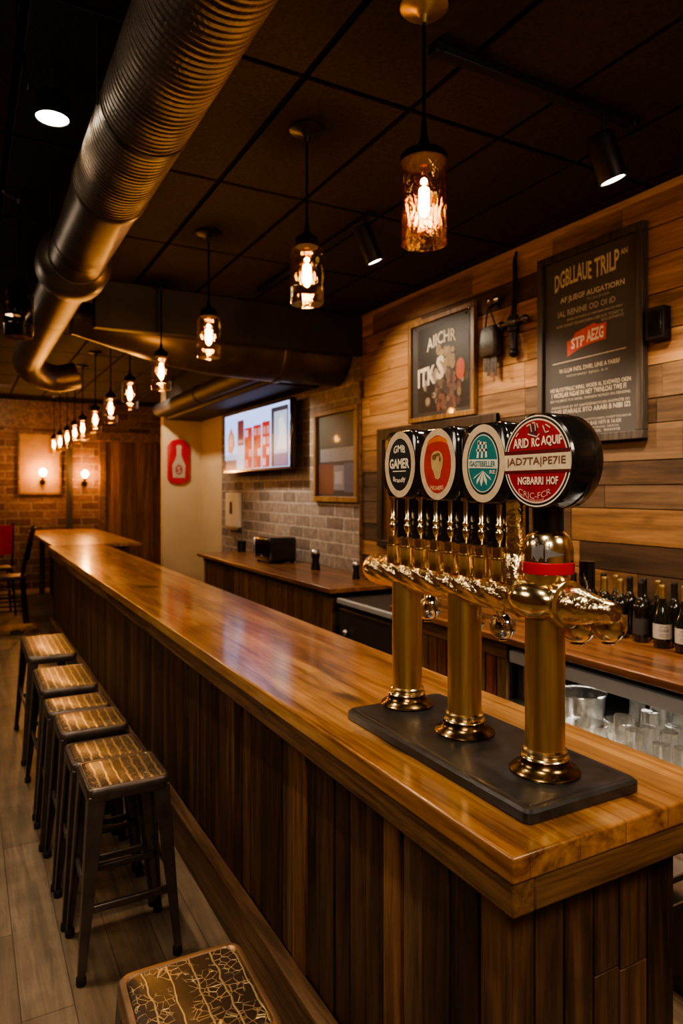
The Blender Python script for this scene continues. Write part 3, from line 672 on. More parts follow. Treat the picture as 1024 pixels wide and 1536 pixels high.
# ------------------------------------------------------------------ ducts
def ring_y(cx, y, cz, r, n=48): return [(cx + r * math.cos(2 * PI * i / n), y, cz + r * math.sin(2 * PI * i / n)) for i in range(n)]
DX, DZ, DR = .563, EYE + 1.33, .158
du = thing('round_duct', 'long round metal duct running under the ceiling above the stools', 'duct', (DX, 2.0, DZ))
MB().loft([ring_y(0, y - 2, 0, DR + (.0022 if i % 2 else 0), 56) for i, y in enumerate([-1.2 + .0165 * j for j in range(262)])]).build('ribbed_section', M['ductrib'], du, smooth=60)
MB().loft([ring_y(0, y - 2, 0, r, 56) for y, r in ((3.10, DR + .002), (3.11, DR + .006), (3.14, DR + .006), (3.15, DR - .004), (4.2, DR - .006), (4.25, DR - .006))]).build('smooth_section', M['ductsmooth'], du, smooth=40)
MB().loft([ring_y(0, y - 2, 0, r, 56) for y, r in ((4.16, DR), (4.19, DR + .03), (4.25, DR + .047), (4.40, DR + .047), (4.44, DR + .03), (4.46, DR - .01))]).build('collar', M['ductsmooth'], du, smooth=40)
pts = [(0, y - 2, 0) for y in (4.4, 5.0, 6.0, 7.0, 7.6)]
for k_ in range(1, 11):
    a = PI / 2 * k_ / 10; pts.append((.36 - .36 * math.cos(a), 5.6 + .36 * math.sin(a) * 1.6, -.10 * math.sin(a)))
for k_ in range(1, 6): pts.append((.36 + .035 * k_, 6.176, -.10 + .01 * k_))
MB().tube(pts, DR - .012, 32).build('elbow_section', M['ductsmooth'], du, smooth=40)
for y in (.9, 2.45, 3.9, 5.4):
    mb = MB()
    for q in (-1, 1): mb.cyl((q * (DR + .01), y - 2, -.02), (q * (DR + .01), y - 2, CEIL - .012 - DZ), .004, n=6)
    mb.loft([ring_y(0, y - 2 + d, 0, DR + .006, 40) for d in (-.012, .012)], cap0=False, cap1=False)
    mb.build('hanger', M['blackmetal'], du, smooth=40)
cd = thing('cross_duct', 'wide dark cross duct spanning above the bar toward the brick wall', 'duct', (2.0, 5.85, 3.03))
def ring_x(x, y, cz, r, n=40): return [(x, y + r * math.cos(2 * PI * i / n), cz + r * math.sin(2 * PI * i / n)) for i in range(n)]
prof = [(-1.255, .10, .13), (-1.22, .10, .135), (-1.1, .085, .15), (-.8, .06, .20), (-.45, .03, .25), (-.1, .015, .275), (.4, .01, .285), (1.14, .01, .285)]
MB().loft([ring_x(x, 0, z, r) for x, z, r in prof]).build('duct_body', M['ductsmooth'], cd, smooth=50)
MB().loft([ring_x(x, 0, .01, r) for x, r in ((.48, .286), (.49, .297), (.54, .297), (.55, .286))]).build('duct_band', M['ductsmooth'], cd, smooth=30)
wd = thing('wall_duct', 'dark slim duct along the bulkhead above the television', 'duct', (2.5, 8.2, 2.92))
MB().loft([ring_y(0, y, 0, r, 28) for y, r in ((-1.95, .1), (-.1, .1), (-.09, .11), (-.03, .11), (-.02, .1), (1.9, .1))]).build('duct_pipe', M['darkpaint'], wd, smooth=40)
mb = MB(); mb.cyl((0, -1.2, .08), (0, -1.2, CEIL - .012 - 2.92), .006); mb.cyl((0, 1.2, .08), (0, 1.2, CEIL - .012 - 2.92), .006); mb.build('hanger', M['blackmetal'], wd)

# ------------------------------------------------------------------ track lights, downlights
def aim(o, d):
    o.rotation_euler = Vector(d).to_track_quat('-Z', 'Y').to_euler()
def spot_head(label, base, drop, d, power, ang=70, blend=.6, r=.045, L_=.17, name='track_spotlight'):
    t = thing(name, label, 'spotlight', base)
    MB().cyl((0, 0, 0), (0, 0, -drop), .010, n=12).build('stem', M['blackmetal'], t, smooth=40)
    p = Vector((0, 0, -drop)); d = Vector(d).normalized(); c0 = p - d * L_ * .35; c1 = p + d * L_ * .65
    rg = []; u = d.orthogonal().normalized(); w = d.cross(u)
    for s_, rr in ((0, r * .55), (.03, r * .9), (.12, r), (.9, r), (1.0, r * 1.02), (1.0, r * .88), (.95, r * .84)):
        c_ = c0.lerp(c1, s_); rg.append([c_ + (u * math.cos(2 * PI * i / 28) + w * math.sin(2 * PI * i / 28)) * rr for i in range(28)])
    MB().loft(rg).build('lamp_head', M['blackmetal'], t, smooth=40)
    cl = c0.lerp(c1, .97); MB().loft([[cl + d * q + (u * math.cos(2 * PI * i / 24) + w * math.sin(2 * PI * i / 24)) * rr for i in range(24)] for q, rr in ((0, r * .8), (.003, r * .78), (.006, r * .5))]).build('lens', M['hotwhite'], t, smooth=60)
    lo = lamp('spot_beam', 'SPOT', c1 + d * .03, power, (1.0, .78, .56), t, .03, spot_size=math.radians(ang), spot_blend=blend); aim(lo, d)
    return t
tr = thing('track_bar', 'black ceiling track bar across the tiles, carrying one spotlight near the menu board', 'track', (1.99, 1.99, CEIL - .012))
MB().box(-.53, .53, -.022, .022, -.035, 0).build('rail', M['blackmetal'], tr, bevel=.003)
for q in (-.535, .50): MB().box(q, q + .035, -.026, .026, -.04, 0).build('end_cap', M['blackmetal'], tr, bevel=.003)
spot_head('black track spotlight with lit lens close to the menu board', (2.33, 1.99, CEIL - .047), .14, (.36, -.10, -1), 95, 100, r=.058, L_=.20)
tr2 = thing('track_bar', 'black ceiling track bar running lengthwise, carrying the spotlight between two pendants', 'track', (2.03, 4.2, CEIL - .012))
MB().box(-.022, .022, -.85, .85, -.035, 0).build('rail', M['blackmetal'], tr2, bevel=.003)
spot_head('black track spotlight pointed down between the first two pendants', (2.03, 3.42, CEIL - .047), .10, (.45, -.05, -1), 80, 100, r=.05, L_=.22)
for (x, y, lab) in ((.29, 2.80, 'bright round downlight left of the duct, nearer the camera'), (.34, 6.1, 'bright round downlight left of the duct, farther down the room')):
    t = thing('ceiling_downlight', lab, 'downlight', (x, y, CEIL - .012))
    MB().cyl((0, 0, 0), (0, 0, -.10), .008, n=10).build('stem', M['blackmetal'], t, smooth=40)
    MB().lathe([(.03, -.09), (.058, -.10), (.066, -.12), (.066, -.185), (.060, -.19), (.056, -.17)], (0, 0, 0), 28, True, False).build('lamp_head', M['cord'], t, smooth=40)
    MB().lathe([(.058, -.182), (.057, -.187), (.03, -.192)], (0, 0, 0), 24).build('lens', M['hotwhite'], t, smooth=40)
    lo = lamp('downlight_beam', 'SPOT', (0, 0, -.20), 70, (1.0, .80, .58), t, .04, spot_size=math.radians(110), spot_blend=.7)
mb = MB(); mb.tube([(.16, 2.2, CEIL - .015), (.13, 2.22, 3.15), (.17, 2.35, 3.05), (.19, 2.6, 3.14), (.21, 2.9, CEIL - .015)], .004, 6)
tag(mb.build('ceiling_cable', M['cord'], smooth=60), 'thin black cable drooping from the ceiling beside the round duct', 'cable')

# ------------------------------------------------------------------ wall things on the wood wall
WS = WX - .031
# menu board
mt = thing('menu_board', 'tall charcoal framed chalkboard menu with a red banner on the plank wall', 'menu board', (WS, 2.798, 2.03))
W = wallpt(0, 0, .575)
def frame(mb, W, w, h, b_, d, back=0.0):
    for (u0, u1, v0, v1) in ((-w, w, h - b_, h), (-w, w, -h, -h + b_), (-w, -w + b_, -h + b_, h - b_), (w - b_, w, -h + b_, h - b_)):
        p, q = W(u0, v0, back), W(u1, v1, d); mb.box(min(p.x, q.x), max(p.x, q.x), min(p.y, q.y), max(p.y, q.y), min(p.z, q.z), max(p.z, q.z))
    return mb
frame(MB(), W, .381, .575, .045, .045).build('frame', M['darkframe'], mt, bevel=.004)
p, q = W(-.34, -.535, 0), W(.34, .535, .02); MB().box(q.x, p.x, q.y, p.y, p.z, q.z).build('chalkboard', M['board'], mt)
mb = MB(); p, q = W(-.336, -.530, .02), W(.336, -.500, .050); MB
CH = (.62, .55, .42); CD = (.40, .36, .29)
put_text(mb, W, 'DGBLLAUE', -.115, .405, .28, .105, .021, .02, .02, .06, CH); put_text(mb, W, 'TRILP', .13, .420, .17, .11, .021, .02, .0, .06, CH); put_text(mb, W, 'AN', .247, .455, .045, .032, .021, .02, t=CH)
def line(body, v, w, h, u=0.0, t=CH, bold=.02): put_text(mb, W, body, u, v, w, h, .021, bold, t=t)
line('AF JLIEGF AUGATIORN', .285, .46, .042, .02); line('TCALIEUER', .252, .16, .014, .07, CD, .0)
line('IAL RENINE OD OI ID', .208, .42, .036, -.02, CD); line('JINRE RONRN DOMPEBENMATRTERY', .162, .40, .016, .04, CD); line('ROR SITANT EOANCHAN LGEUICK TOART V', .134, .48, .017, .0, CD); line('IOLLEVNIOO', .112, .15, .016, .17, CD)
line('W.G.LM INDL DNRL LINE A FARRF', -.135, .44, .026, .0); line('NOIINMED RJGIA A V', -.172, .30, .018, -.01, CD)
line('HO BLOOTINLIC INNLL WODE AL SLVDWED OKIN', -.245, .58, .024); line('1 WORLAR NGAE IN NEY TWNLOAI TWE FI', -.278, .54, .030, -.01); line('INF NOMIVE FLVI MNRL ENIRIIDE BDRSO IIN FIENSINL', -.312, .58, .016, .0, CD)
line('INNNE RNIE BY BT NAPEEIENNTIOIRI INVPNTIE IVI', -.352, .56, .016, .0, CD); line('INNIS EFARALK BTO ARARI B NIBI IZI', -.380, .57, .028, .0, (.5, .45, .35))
line('PMEETPTRS I GBI GNI INAPITENIIEN INSEPTENIENII', -.440, .58, .012, .0, CD, .0); line('GOUL RMOID TLB BAE HITI B 16.0X', -.464, .46, .022, .0, CD)
line('IBLO TIT RINL OIINE INOINGIIL OININIEI', -.490, .38, .011, .02, CD, .0); line('ITHETILSEIVEIL  RINVIVE', -.510, .32, .014, .06, CD, .01)
mb.poly([W(-.27, -.082, .021), W(.26, -.072, .021), W(.26, -.077, .021), W(-.27, -.088, .021)], CH)
mb.build('lettering', M['chalk'], mt, recalc=False)
mb = MB(); mb.poly([W(u, v, .0215) for u, v in ((-.155, -.055), (-.158, .035), (-.115, .045), (-.095, .075), (.04, .105), (.075, .092), (.13, .095), (.125, .0), (.03, -.005), (-.06, -.02))], (.62, .07, .035)); mb.build('red_banner', M['print'], mt, recalc=False, label='orange red banner')
mb = MB(); put_text(mb, W, 'STP', -.075, .018, .10, .062, .0225, .03, 0, .10, (.85, .8, .72)); mb.build('lettering', M['chalk'], mt, recalc=False); mb = MB(); put_text(mb, W, 'AEZG', .05, .042, .12, .070, .0225, .03, 0, .06, (.85, .8, .72)); mb.build('lettering', M['chalk'], mt, recalc=False)
# poster
po = thing('framed_poster', 'wood framed black poster with white lettering and an orange spot, on the plank wall', 'poster', (WS, 4.206, 2.29)); W = wallpt(0, 0, .40)
frame(MB(), W, .411, .40, .038, .035).build('frame', M['framewood'], po, bevel=.004)
p, q = W(-.375, -.365, 0), W(.375, .365, .012); MB().box(q.x, p.x, q.y, p.y, p.z, q.z).build('backing', M['board'], po)
mb = MB(); mb.poly([W(u, v, .013) for u, v in ((-.30, -.33), (.33, -.33), (.33, .33), (-.30, .33))], (.020, .017, .016))
r2 = random.Random(4)
for i in range(120):   # mottled collage toward the lower middle
    u = r2.gauss(.06, .11); v = r2.uniform(-.31, -.02) if i < 95 else r2.uniform(0, .14); s_ = r2.uniform(.012, .035)
    if abs(u) > .27: continue
    t = r2.choice([(.16, .11, .08), (.25, .18, .12), (.10, .05, .05), (.20, .09, .07), (.07, .05, .05), (.34, .27, .2)]) if i < 95 else r2.choice([(.26, .19, .10), (.20, .14, .07), (.32, .24, .13)])
    if i >= 95: u = r2.uniform(-.03, .16)
    mb.poly([W(a, b_, .0135 + i * 1e-5) for a, b_ in oval(s_, s_ * r2.uniform(.8, 1.6), 9, (u, v))], t)
mb.poly([W(a, b_, .0152) for a, b_ in oval(.052, .078, 20, (.235, -.05))], (.60, .10, .03))
mb.build('artwork', M['print'], po, recalc=False)
mb = MB(); WH = (.75, .68, .55)
put_text(mb, W, 'AIICHR', .005, .195, .36, .095, .016, .02, .025, .07, WH); put_text(mb, W, 'ITK', -.18, -.05, .23, .145, .016, .03, 0, .06, WH); put_text(mb, W, 'S', -.005, -.005, .10, .18, .016, .04, t=WH)
mb.build('lettering', M['chalk'], po, recalc=False)
mb = MB(); mb.poly([W(-.373, -.362, .018), W(.373, -.362, .018), W(.373, .362, .018), W(-.373, .362, .018)]); mb.build('cover_glass', m_glass('poster_glass', (1, 1, 1), .25, .05, 0, .03), po, recalc=False)
mb = MB()
for u, v in ((-.33, .345), (.28, .345), (.36, .36)): mb.ball(W(u, v, .034), .010, 12, 8)
mb.build('mount_screw', M['brass'], po, smooth=60)
# hanging pouch and antique hook
hk = thing('wall_hook', 'small round two-knob wall hook from which a dark pouch hangs', 'hook', (WS, 3.585, 3.02))
mb = MB(); mb.cyl((0, 0, 0), (-.012, 0, 0), .03); mb.tube([(-.01, 0, 0), (-.05, 0, -.02), (-.07, 0, -.05), (-.075, 0, -.03)], .008, 8); mb.build('hook_arm', M['blackmetal'], hk, smooth=40)
mb = MB(); mb.ball((-.05, .035, .02), .020); mb.ball((-.05, -.035, .015), .024); mb.tube([(-.012, 0, 0), (-.04, .02, .01), (-.05, .035, .02)], .007, 8); mb.tube([(-.012, 0, 0), (-.04, -.02, .01), (-.05, -.035, .015)], .007, 8); mb.build('knob', M['chrome'], hk, smooth=60)
pc = thing('hanging_pouch', 'dark leather pouch hanging by a strap from the wall hook beside the poster', 'pouch', (WS - .05, 3.60, 2.50))
mb = MB(); mb.loft([[(px * .35, py, z) for px, py in rrect(.10 * k_, .085 * k_, .03)] for k_, z in ((.8, .16), (1.0, .18), (1.02, .26), (.95, .33), (.8, .36))]); mb.build('pouch_body', M['leather'], pc, smooth=40)
mb = MB(); mb.tube([(0, .06, .35), (-.01, .03, .44), (-.022, .005, .485), (-.022, -.005, .485), (-.01, -.02, .44), (0, -.05, .35)], .006, 8); mb.build('strap', M['leather'], pc, smooth=50)
mb = MB()
for yy, z0 in ((-.05, .02), (-.02, .05), (.02, .03), (.05, .06)): mb.prism([(-.006, yy - .016, .18), (-.006, yy + .016, .18), (-.006, yy + .012, z0), (-.006, yy - .012, z0)], (.004, 0, 0))
mb.build('strap_tail', M['leather'], pc)
ah = thing('antique_wall_tap', 'black iron cross-handled antique tap hanging on the plank wall beside the menu', 'ornament', (WS, 3.385, 2.63))
mb = MB(); mb.cyl((-.045, 0, .02), (-.045, 0, .26), .026, .030, 18); mb.ball((-.045, 0, .02), .034, 16, 10); mb.lathe([(.034, .15), (.04, .16), (.04, .18), (.03, .19)], (-.045, 0, 0), 18); mb.cyl((0, 0, .22), (-.045, 0, .22), .018); mb.build('tap_body', M['blackmetal'], ah, smooth=40)
mb = MB(); mb.cyl((-.05, -.11, .215), (-.05, .11, .215), .016, n=14); mb.ball((-.05, -.11, .215), .028, 16, 10); mb.ball((-.05, .11, .215), .028, 16, 10); mb.ball((-.055, 0, .215), .04, 18, 12); mb.build('cross_handle', M['gun'], ah, smooth=50)
mb = MB(); mb.tube([(-.045, 0, .25), (-.03, 0, .40), (-.03, .004, .62), (-.02, .002, .68)], [.018, .017, .015, .006], 10); mb.build('hanging_strap', M['blackmetal'], ah, smooth=50)
bx = thing('wall_control_box', 'small black box on the wall at the edge of the menu board', 'control box', (WS, 2.335, 2.53))
MB().box(-.06, 0, -.055, .055, 0, .17).build('casing', M['blackmetal'], bx, bevel=.005)
MB().box(-.064, -.058, -.04, .04, .02, .15).build('faceplate', M['gloss'], bx, bevel=.002)

# ------------------------------------------------------------------ brick wall things
tv = thing('wall_tv', 'lit flat television on the grey brick wall showing red cabinets and blue sky', 'television', (3.0, 7.63, 1.98)); W = wallpt(0, 0, .377)
MB().box(0, .06, -1.06, 1.06, 0, .754).build('casing', M['gloss'], tv, bevel=.008)
frame(MB(), W, 1.06, .377, .028, .012).build('bezel', M['gloss'], tv, bevel=.003)
mb = MB()
def rc(u0, u1, v0, v1, t, d=.002): mb.poly([W(u0, v0, d), W(u1, v0, d), W(u1, v1, d), W(u0, v1, d)], t)
n = 12
for i in range(n):
    f = i / (n - 1); rc(-1.035, 1.035, -.35 + .70 * i / n, -.35 + .70 * (i + 1) / n, (.42 + .2 * f, .62 + .2 * f, 1.15 + .35 * f))
for i in range(9): rc(-1.035 + i * .12, -1.035 + (i + 1) * .12, -.35, -.16 + .02 * math.sin(i), (.32, .50, .68), .0025)
rc(-1.035, -.60, -.35, -.22, (.06, .06, .09), .003)
mb.poly([W(u, v, .003) for u, v in ((-.90, -.12), (-.76, -.14), (-.66, -.05), (-.68, .08), (-.80, .20), (-.92, .06))], (.60, .20, .10))
mb.poly([W(u, v, .0033) for u, v in ((-.86, -.04), (-.76, -.05), (-.72, .04), (-.80, .12), (-.88, .04))], (.75, .40, .22))
rc(-.56, -.34, -.05, .26, (.16, .03, .04), .003); rc(-.56, -.34, -.35, -.05, (.50, .55, .70), .003); rc(-.54, -.37, -.02, .02, (.5, .2, .2), .0035)
r2 = random.Random(3)
for k_, (u0, u1, top) in enumerate(((-.32, -.06, .15), (-.03, .22, .16), (.25, .48, .18))):
    rc(u0, u1, -.34, top, (.45, .008, .015), .003)
    for a in range(4):
        for b_ in range(2):
            uu = u0 + .02 + b_ * (u1 - u0) / 2; vv = -.32 + a * .12
            rc(uu, uu + (u1 - u0) / 2 - .03, vv, vv + .085, r2.choice([(.45, .06, .08), (.6, .22, .22), (.20, .01, .015), (.75, .45, .45), (.35, .02, .04)]), .0036)
rc(.52, .98, -.34, .31, (.03, .03, .05), .003); rc(.60, .95, -.20, .26, (.45, .52, .66), .0033); rc(.60, .95, -.33, -.20, (.20, .14, .26), .0034)
mb.poly([W(u, v, .0038) for u, v in ((.66, -.16), (.94, -.16), (.92, .06), (.82, .22), (.72, .16), (.74, .02))], (.75, .76, .80))
mb.build('screen', M['screen'], tv, recalc=False)
mb = MB(); mb.box(.06, .10, -.2, .2, .2, .55); mb.box(.10, .168, -.06, .06, .3, .45); mb.build('wall_bracket', M['blackmetal'], tv)
pf = thing('framed_print', 'wood framed dim print with a pale band on the grey brick wall', 'picture', (WS, 5.885, 1.64)); W = wallpt(0, 0, .455)
frame(MB(), W, .445, .455, .055, .04).build('frame', M['framewood'], pf, bevel=.005)
mb = MB()
def rc2(u0, u1, v0, v1, t, d=.008): mb.poly([W(u0, v0, d), W(u1, v0, d), W(u1, v1, d), W(u0, v1, d)], t)
for i in range(8): rc2(-.40, .40, .06 + i * .044, .06 + (i + 1) * .044, (.03 + .006 * i, .03 + .006 * i, .022 + .003 * i))
rc2(-.40, .40, -.41, .06, (.025, .022, .03)); rc2(-.34, .36, -.06, .07, (.17, .17, .19), .009); rc2(-.38, -.05, -.38, -.08, (.11, .035, .02), .009); rc2(-.05, .16, -.34, -.10, (.16, .16, .21), .010); rc2(.16, .36, -.36, -.08, (.06, .07, .13), .0095); rc2(-.02, .12, -.28, -.16, (.28, .27, .3), .011)
mb.poly([W(u, v, .0085) for u, v in oval(.10, .12, 16, (-.22, -.26))], (.28, .09, .04))
mb.build('artwork', M['print'], pf, recalc=False)
wb = thing('wall_dispenser', 'ivory rectangular dispenser on the grey brick wall below the television', 'dispenser', (WS, 8.72, 1.26))
MB().box(-.07, 0, -.24, .24, 0, .46).build('casing', M['whitebox'], wb, bevel=.02)
MB().box(-.078, -.068, -.04, .04, .18, .34).build('window_slot', M['gloss'], wb, bevel=.004)
MB().box(-.074, -.02, -.18, .18, -.03, .01).build('outlet_lip', M['steel'], wb, bevel=.004)
# plaque on the cream partition
pl = thing('wall_plaque', 'red rounded plaque with a pale bottle drawing on the cream wall', 'plaque', (2.815, 10.249, 1.84))
def WP(u, v, d=0.0): return Vector((u, -d, v + .34))
out = [(.17 * math.cos(a), .20 + .14 * math.sin(a)) for a in [PI * i / 16 for i in range(17)]] + [(.17 * math.cos(a), -.24 + .10 * math.sin(a)) for a in [PI + PI * i / 16 for i in range(17)]]
mb = MB(); mb.loft([[WP(u, v, 0) for u, v in out], [WP(u, v, .025) for u, v in out], [WP(u * .95, v * .98, .03) for u, v in out]]); mb.build('plaque_board', M['redband'], pl, smooth=30)
mb = MB(); G_ = (.45, .36, .28)
mb.poly([WP(u, v, .032) for u, v in ((-.09, -.24), (.09, -.24), (.10, -.05), (.06, .03), (.035, .10), (.035, .19), (.045, .21), (.03, .25), (-.03, .25), (-.045, .21), (-.035, .19), (-.035, .10), (-.06, .03), (-.10, -.05))], G_)
mb.poly([WP(u, v, .034) for u, v in oval(.055, .075, 20, (0, -.12))], (.30, .05, .05)); put_text(mb, lambda u, v, d: WP(u, v, d), 'S', 0, -.12, .06, .10, .036, .02, t=G_)
mb.build('bottle_drawing', M['ink'], pl, recalc=False)
MB().ball((0, -.015, .72), .02, 12, 8).build('hanger_knob', M['brass'], pl, smooth=60)
# far wall: lit panels and sconces
for (xc, lab) in ((1.18, 'pale panel with a dark frame behind the sconce nearer the door'), (.12, 'pale panel with a dark frame cut off by the picture edge')):
    t = thing('wall_panel', lab, 'wall panel', (xc, 13.4, 1.67))
    MB().box(-.33, .33, -.02, 0, .02, 1.09).build('panel_board', m_plain('pale_panel_%d' % int(xc * 100), (.30, .18, .09), .7, 0, 0, .2, 4), t)
    mb = MB(); mb.box(-.36, -.32, -.035, 0, 0, 1.11); mb.box(.32, .36, -.035, 0, 0, 1.11); mb.box(-.32, .32, -.035, 0, 1.07, 1.11); mb.box(-.32, .32, -.035, 0, 0, .04); mb.build('frame', M['plinth'], t, bevel=.005)
for (xc, zc, yb, lab) in ((1.22, 2.02, 13.38, 'glowing wall sconce mounted on the pale panel'), (1.93, 2.0, 13.4, 'glowing wall sconce on bare brick next to the door')):
    t = thing('wall_sconce', lab, 'sconce', (xc, yb, zc))
    mb = MB(); mb.cyl((0, 0, -.12), (0, -.02, -.12), .05, n=20); mb.tube([(0, -.02, -.12), (0, -.09, -.13), (0, -.11, -.10), (0, -.11, -.05)], .011, 8); mb.cyl((0, -.11, -.06), (0, -.11, -.02), .03, .035, 16); mb.build('bracket', M['blackmetal'], t, smooth=40)
    MB().lathe([(.02, -.02), (.05, .02), (.062, .055), (.05, .09), (.02, .115), (.002, .12)], (0, -.11, 0), 18).build('bulb', M['flame'], t, smooth=60)
    lamp('sconce_glow', 'POINT', (0, -.22, .06), 19, (1.0, .42, .13), t, .05)

# ------------------------------------------------------------------ back counters
CX, CZ = 2.45, 1.0
def counter_top(name, label, y0, y1, x0=CX):
    return tag(MB().box(x0, WX - .032, y0, y1, CZ - .04, CZ).build(name, M['backtop'], bevel=.008, seg=3), label, 'worktop')
counter_top('back_worktop', 'brown wood counter top along the plank wall carrying the bottles', .2, 3.82)
counter_top('back_worktop', 'brown wood counter top along the brick wall below the television', 4.66, 8.1)
cb = thing('back_counter_cabinet', 'dark wood panelled cabinet under the counter top along the brick wall', 'cabinet', (2.52, 6.4, 0))
MB().box(.03, .64, -1.64, 1.64, 0, CZ - .041).build('carcass', M['darkpaint'], cb)
mb = MB(); y = -1.64
while y < 1.62:
    w = min(rnd.uniform(.2, .42), 1.64 - y); q = rnd.choice([(.55, .5, .48), (.9, .82, .74), (.75, .72, .72), (1.1, 1.0, .9)])
    mb.box(0, .03, y + .003, y + w - .003, .04, CZ - .09, q, rnd.random() * 30); y += w
mb.build('front_board', M['cabwood'], cb, bevel=.003)
MB().box(-.01, .03, -1.64, 1.64, CZ - .09, CZ - .041).build('top_rail', M['darkframe'], cb, bevel=.003)
fr = thing('bar_cooler', 'dark low cooler with a steel top strip and round knob between the counters', 'cooler', (2.5, 4.24, 0))
MB().box(.02, .66, -.38, .38, 0, .93).build('casing', M['fridge'], fr, bevel=.006)
dr = MB().box(0, .022, -.37, .37, .08, .86).build('door', M['fridge'], fr, bevel=.006)
MB().ball((-.022, .23, .70), .022, 16, 10).build('knob', M['steel'], dr, smooth=60)
MB().box(-.014, .02, -.385, .385, .895, .935).build('top_strip', M['greystrip'], fr, bevel=.006)
sc_ = thing('slatted_cabinet', 'brown vertical slatted cabinet under the counter, seen between the tap columns', 'cabinet', (2.5, 3.28, 0))
MB().box(.02, .66, -.53, .53, 0, CZ - .041).build('carcass', M['darkpaint'], sc_)
mb = MB(); y = -.53
while y < .52:
    w = min(.088, .53 - y); mb.box(-.004, .02, y + .006, y + w - .006, .05, .87, tuple(v * rnd.uniform(.7, 1.2) for v in (1, .9, .75)), rnd.random() * 30); y += w
mb.build('slat_front', M['cabwood'], sc_, bevel=.004)
MB().box(-.012, .02, -.53, .53, .87, CZ - .041).build('top_rail', M['plinth'], sc_, bevel=.004)
ush = thing('under_counter_shelf', 'open dark shelf unit with grey lip under the bottle counter, holding glasses', 'shelf', (2.12, 1.5, 0))
MB().box(.98, 1.04, -1.25, 1.22, 0, CZ - .041).build('back_panel', M['blackgap'], ush)
MB().box(.36, .42, -1.25, 1.22, CZ - .135, CZ - .075, ).build('front_lip', M['greystrip'], ush, bevel=.003)
MB().box(.40, .98, -1.25, 1.22, CZ - .07, CZ - .041).build('under_frame', M['darkpaint'], ush)
MB().box(0, .98, -1.25, 1.22, .645, .67).build('shelf_board', M['steel'], ush, bevel=.004)
MB().box(.06, .98, -1.25, 1.22, 0, .644).build('base', M['darkpaint'], ush)
for q in (1.18, -1.25): MB().box(.42, .98, q, q + .04, .67, CZ - .07).build('side_panel', M['darkpaint'], ush)
# glasses on the shelf
GG = 'clear glasses upside down on the under-counter shelf'
def glass_bm(mb, r0, r1, h, flip, n=24):
    if flip: prof = [(r1, 0), (r1 * .985, .01), (r0, h - .012), (r0 * .94, h), (.001, h)]
    else: prof = [(.001, .004), (r0 * .9, .004), (r0, .01), (r1, h), (r1 * .97, h), (r0 * .92, .018), (.001, .016)]
    return mb.lathe(prof, (0, 0, 0), n, False, False)
g0 = None
rr = random.Random(8)
rows = [(2.28, 1.36), (2.28, 1.47), (2.28, 1.58), (2.28, 1.69), (2.28, 1.80), (2.39, 1.40), (2.39, 1.51), (2.39, 1.62), (2.39, 1.73), (2.39, 1.84), (2.39, 1.945), (2.50, 1.45), (2.50, 1.56), (2.50, 1.67), (2.50, 1.78), (2.50, 1.895), (2.61, 1.50), (2.61, 1.61), (2.61, 1.72), (2.61, 1.83), (2.61, 1.94), (2.72, 1.58), (2.72, 1.69), (2.72, 1.80), (2.72, 1.91), (2.72, 2.02), (2.72, 2.13), (2.83, 1.75), (2.83, 1.86), (2.83, 1.97), (2.83, 2.08)]
for i, (gx, gy) in enumerate(rows):
    if g0 is None:
        g0 = glass_bm(MB(), .036, .043, .155, True).build('drinking_glass', M['clear'], smooth=50); o = g0
    else:
        o = g0.copy(); COL.objects.link(o)
    o.location = (gx + rr.uniform(-.008, .008), gy + rr.uniform(-.008, .008), .671); s_ = rr.choice((.96, 1.0, 1.06, .90)); o.scale = (min(s_, 1.0), min(s_, 1.0), s_)
    tag(o, 'clear drinking glass upside down in the cluster on the under-counter shelf', 'glass', GG)
bw = thing('glass_bowl', 'wide clear glass bowl on the shelf just behind the nearest tap column', 'bowl', (2.50, 2.26, .671))
MB().lathe([(.06, .0), (.085, .006), (.10, .03), (.106, .12), (.111, .15), (.108, .153), (.102, .12), (.096, .034), (.08, .012), (.001, .01)], (0, 0, 0), 40, True, False).build('bowl_body', M['clear'], bw, smooth=50)
MB().lathe([(.108, .148), (.113, .15), (.113, .156), (.108, .157)], (0, 0, 0), 40, False, False).build('rim', M['clear'], bw, smooth=50)
for (gx, gy, lab) in ((2.36, 2.08, 'low clear glass dish on the shelf in front of the glass bowl'), (2.50, 2.045, 'low clear glass dish on the shelf beside the glass cluster')):
    o = MB().lathe([(.04, 0), (.055, .01), (.066, .045), (.069, .085), (.066, .086), (.061, .045), (.05, .016), (.001, .012)], (0, 0, 0), 32, True, False).build('glass_dish', M['clear'], smooth=50, loc=(gx, gy, .671)); tag(o, lab, 'dish')
